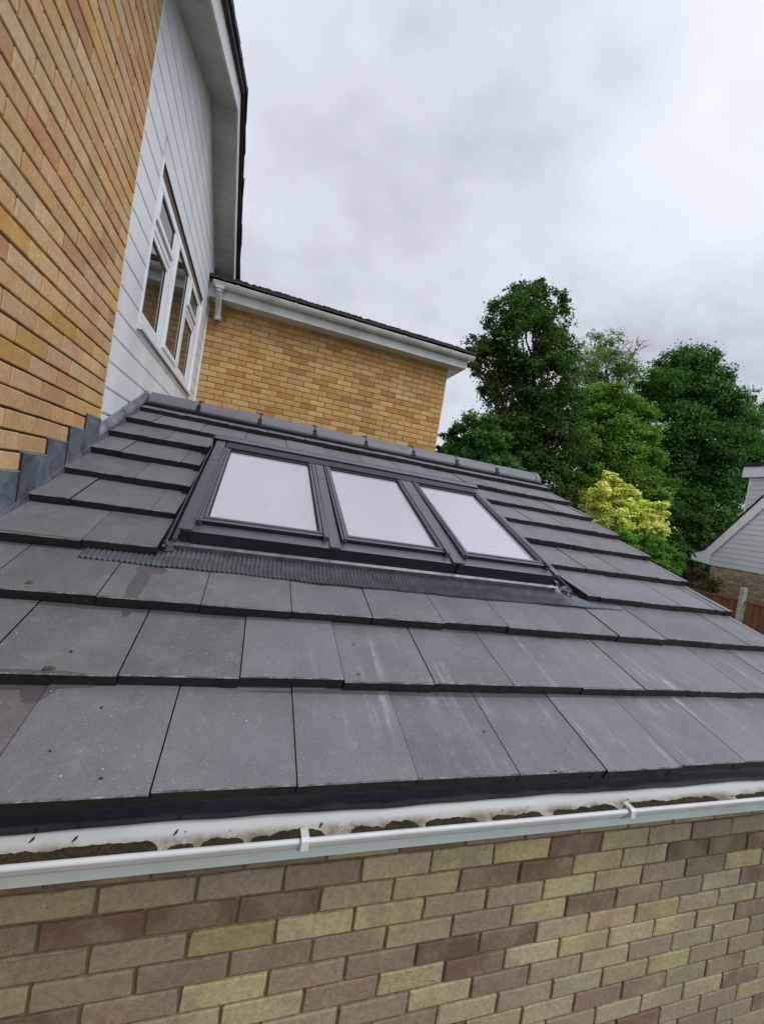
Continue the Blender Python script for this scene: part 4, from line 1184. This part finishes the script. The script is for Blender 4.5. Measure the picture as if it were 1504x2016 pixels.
thin = tree('sparse_tree', 'thin see-through tree with fine branches and a bare upper limb, between the two dark trees', 'tree', 31,
     [(1165, 690, 32), (1200, 680, 28), (1150, 720, 30), (1190, 730, 42), (1225, 720, 24), (1160, 770, 36), (1215, 765, 40), (1240, 740, 20), (1190, 820, 50)],
     17000, .08, G_PALE, 104, 1190, .30, cluster=.24, nsub=14, twigs=7, depth=1.5, fork=.5, shell=(.8, 1.0))
bb = MB(); rb = random.Random(9)
b0 = at(1215, 740, 31); b1 = at(1250, 690, 31)
pts = limb(bb, b0, b1, .09, .05, rb)
for (qx, qy) in ((1274, 682), (1268, 668), (1255, 664), (1262, 676), (1246, 668), (1240, 680)):
    p = limb(bb, b1 if qx > 1250 else pts[3], at(qx, qy, 31 + rb.uniform(-.6, .6)), .035, .012, rb)
    for _ in range(4):
        e_ = p[rb.randint(2, 4)]; d = Vector((rb.gauss(0, 1), rb.gauss(0, .6), rb.gauss(.5, .7))).normalized()
        limb(bb, e_, e_ + d * .45, .018, .008, rb, 3)
bb.build('bare_branch', M_BARK, thin)
tree('maple_tree', 'bright mid-green tree with layered rounded crown, in front of the sparse tree', 'tree', 21,
     [(1180, 790, 38), (1215, 785, 32), (1245, 815, 34), (1150, 820, 34), (1195, 840, 50), (1265, 850, 30), (1240, 865, 34), (1150, 870, 40), (1200, 890, 55), (1265, 905, 35), (1150, 930, 50), (1210, 950, 60), (1130, 990, 50), (1270, 960, 45)],
     90000, .075, G_MID, 105, 1200, .28, cluster=.19, flat=.72, up=1.1)
tree('lime_tree', 'big round-topped deep green tree, tallest at the right behind the golden shrub', 'tree', 25,
     [(1335, 720, 40), (1375, 710, 34), (1300, 755, 36), (1345, 770, 50), (1395, 745, 38), (1425, 780, 32), (1290, 800, 30), (1390, 810, 55), (1325, 840, 55), (1440, 830, 42), (1400, 880, 60), (1300, 900, 50), (1460, 880, 40), (1490, 905, 35),
      (1350, 930, 60), (1420, 950, 55), (1310, 990, 60), (1380, 1010, 60), (1430, 1030, 45), (1460, 950, 30), (1340, 1060, 50), (1400, 1070, 40)],
     140000, .085, G_RND, 106, 1370, .4, cluster=.24, flat=.75, up=.9)
tree('distant_tree', 'dark loose-crowned tree at the right edge behind the big round tree', 'tree', 36,
     [(1468, 790, 14), (1482, 775, 10), (1480, 810, 22), (1500, 822, 20), (1475, 840, 30), (1510, 860, 40), (1530, 800, 26), (1520, 920, 50), (1500, 960, 40)], 8000, .11, G_DK, 107, 1490, .25)
tree('hedgerow_tree', 'shadowy low tree filling the gap between golden shrub and big round tree', 'tree', 23,
     [(1250, 1010, 60), (1330, 1040, 60), (1180, 1020, 60), (1270, 1080, 60), (1370, 1090, 50), (1110, 1060, 60), (1440, 1080, 40)], 40000, .10, G_DK, 108, 1280, .25)
tree('golden_maple', 'golden-yellow leaved small tree standing just beyond the roof verge', 'tree', 12.5,
     [(1197, 930, 7), (1200, 938, 12), (1207, 950, 15), (1182, 962, 19), (1215, 962, 22), (1160, 978, 18), (1195, 980, 28), (1235, 978, 22), (1250, 998, 24), (1285, 1000, 16), (1300, 994, 9), (1310, 992, 6), (1215, 1005, 34), (1165, 1000, 20), (1270, 1015, 28), (1300, 1012, 13), (1240, 1030, 36), (1200, 1030, 34), (1280, 1040, 26), (1255, 1055, 34), (1296, 1030, 14)],
     46000, .040, G_GOLD, 109, 1230, .09, cluster=.105, nsub=70, flat=.62, up=1.3, depth=.3)
tree('green_shrub', 'rounded bright green shrub under the golden tree', 'shrub', 11.5,
     [(1290, 1085, 28), (1312, 1092, 24), (1262, 1075, 26), (1330, 1105, 16), (1245, 1090, 30), (1300, 1112, 34), (1225, 1065, 24)], 15000, .032, G_SHR, 110, 1290, .05, cluster=.10, nsub=50, flat=.8, depth=.25)
tree('russet_hedge', 'brownish twiggy hedge along the fence, left of the concrete post', 'hedge', 12.2,
     [(1345, 1135, 22), (1370, 1145, 26), (1395, 1140, 24), (1415, 1155, 22), (1435, 1160, 20), (1452, 1160, 12), (1360, 1170, 30), (1400, 1180, 25), (1340, 1120, 14)], 11000, .03, G_TWIG, 111, 1390, .05, cluster=.12, nsub=40, depth=.2, twigs=5)
tree('wall_creeper', 'dry twiggy climber on top of the fence, right of the concrete post', 'plant', 12.6,
     [(1480, 1172, 10), (1495, 1176, 10), (1510, 1180, 10), (1470, 1168, 7)], 900, .022, G_TWIG, 112, 1490, .03, cluster=.10, nsub=20, depth=.1, twigs=4)
# far woodland closing the horizon
r_ = np.random.default_rng(5); pf = []
for i in range(90):
    a = -1.2 + 2.6 * i / 90; d_ = 62 + 10 * math.sin(i * 1.7)
    pf.append((np.array([.86 + d_ * math.sin(a + .3), -.9 + d_ * math.cos(a + .3), .2 + 1.2 * math.sin(i * 2.3)]), 3.4 + math.sin(i * 3.1)))
wo = leafmesh('woodland', leaves(pf, 60000, .32, 9, .5), G_DK, None)
tag(wo, 'distant dark line of woodland on the horizon', 'woodland', None, 'stuff')
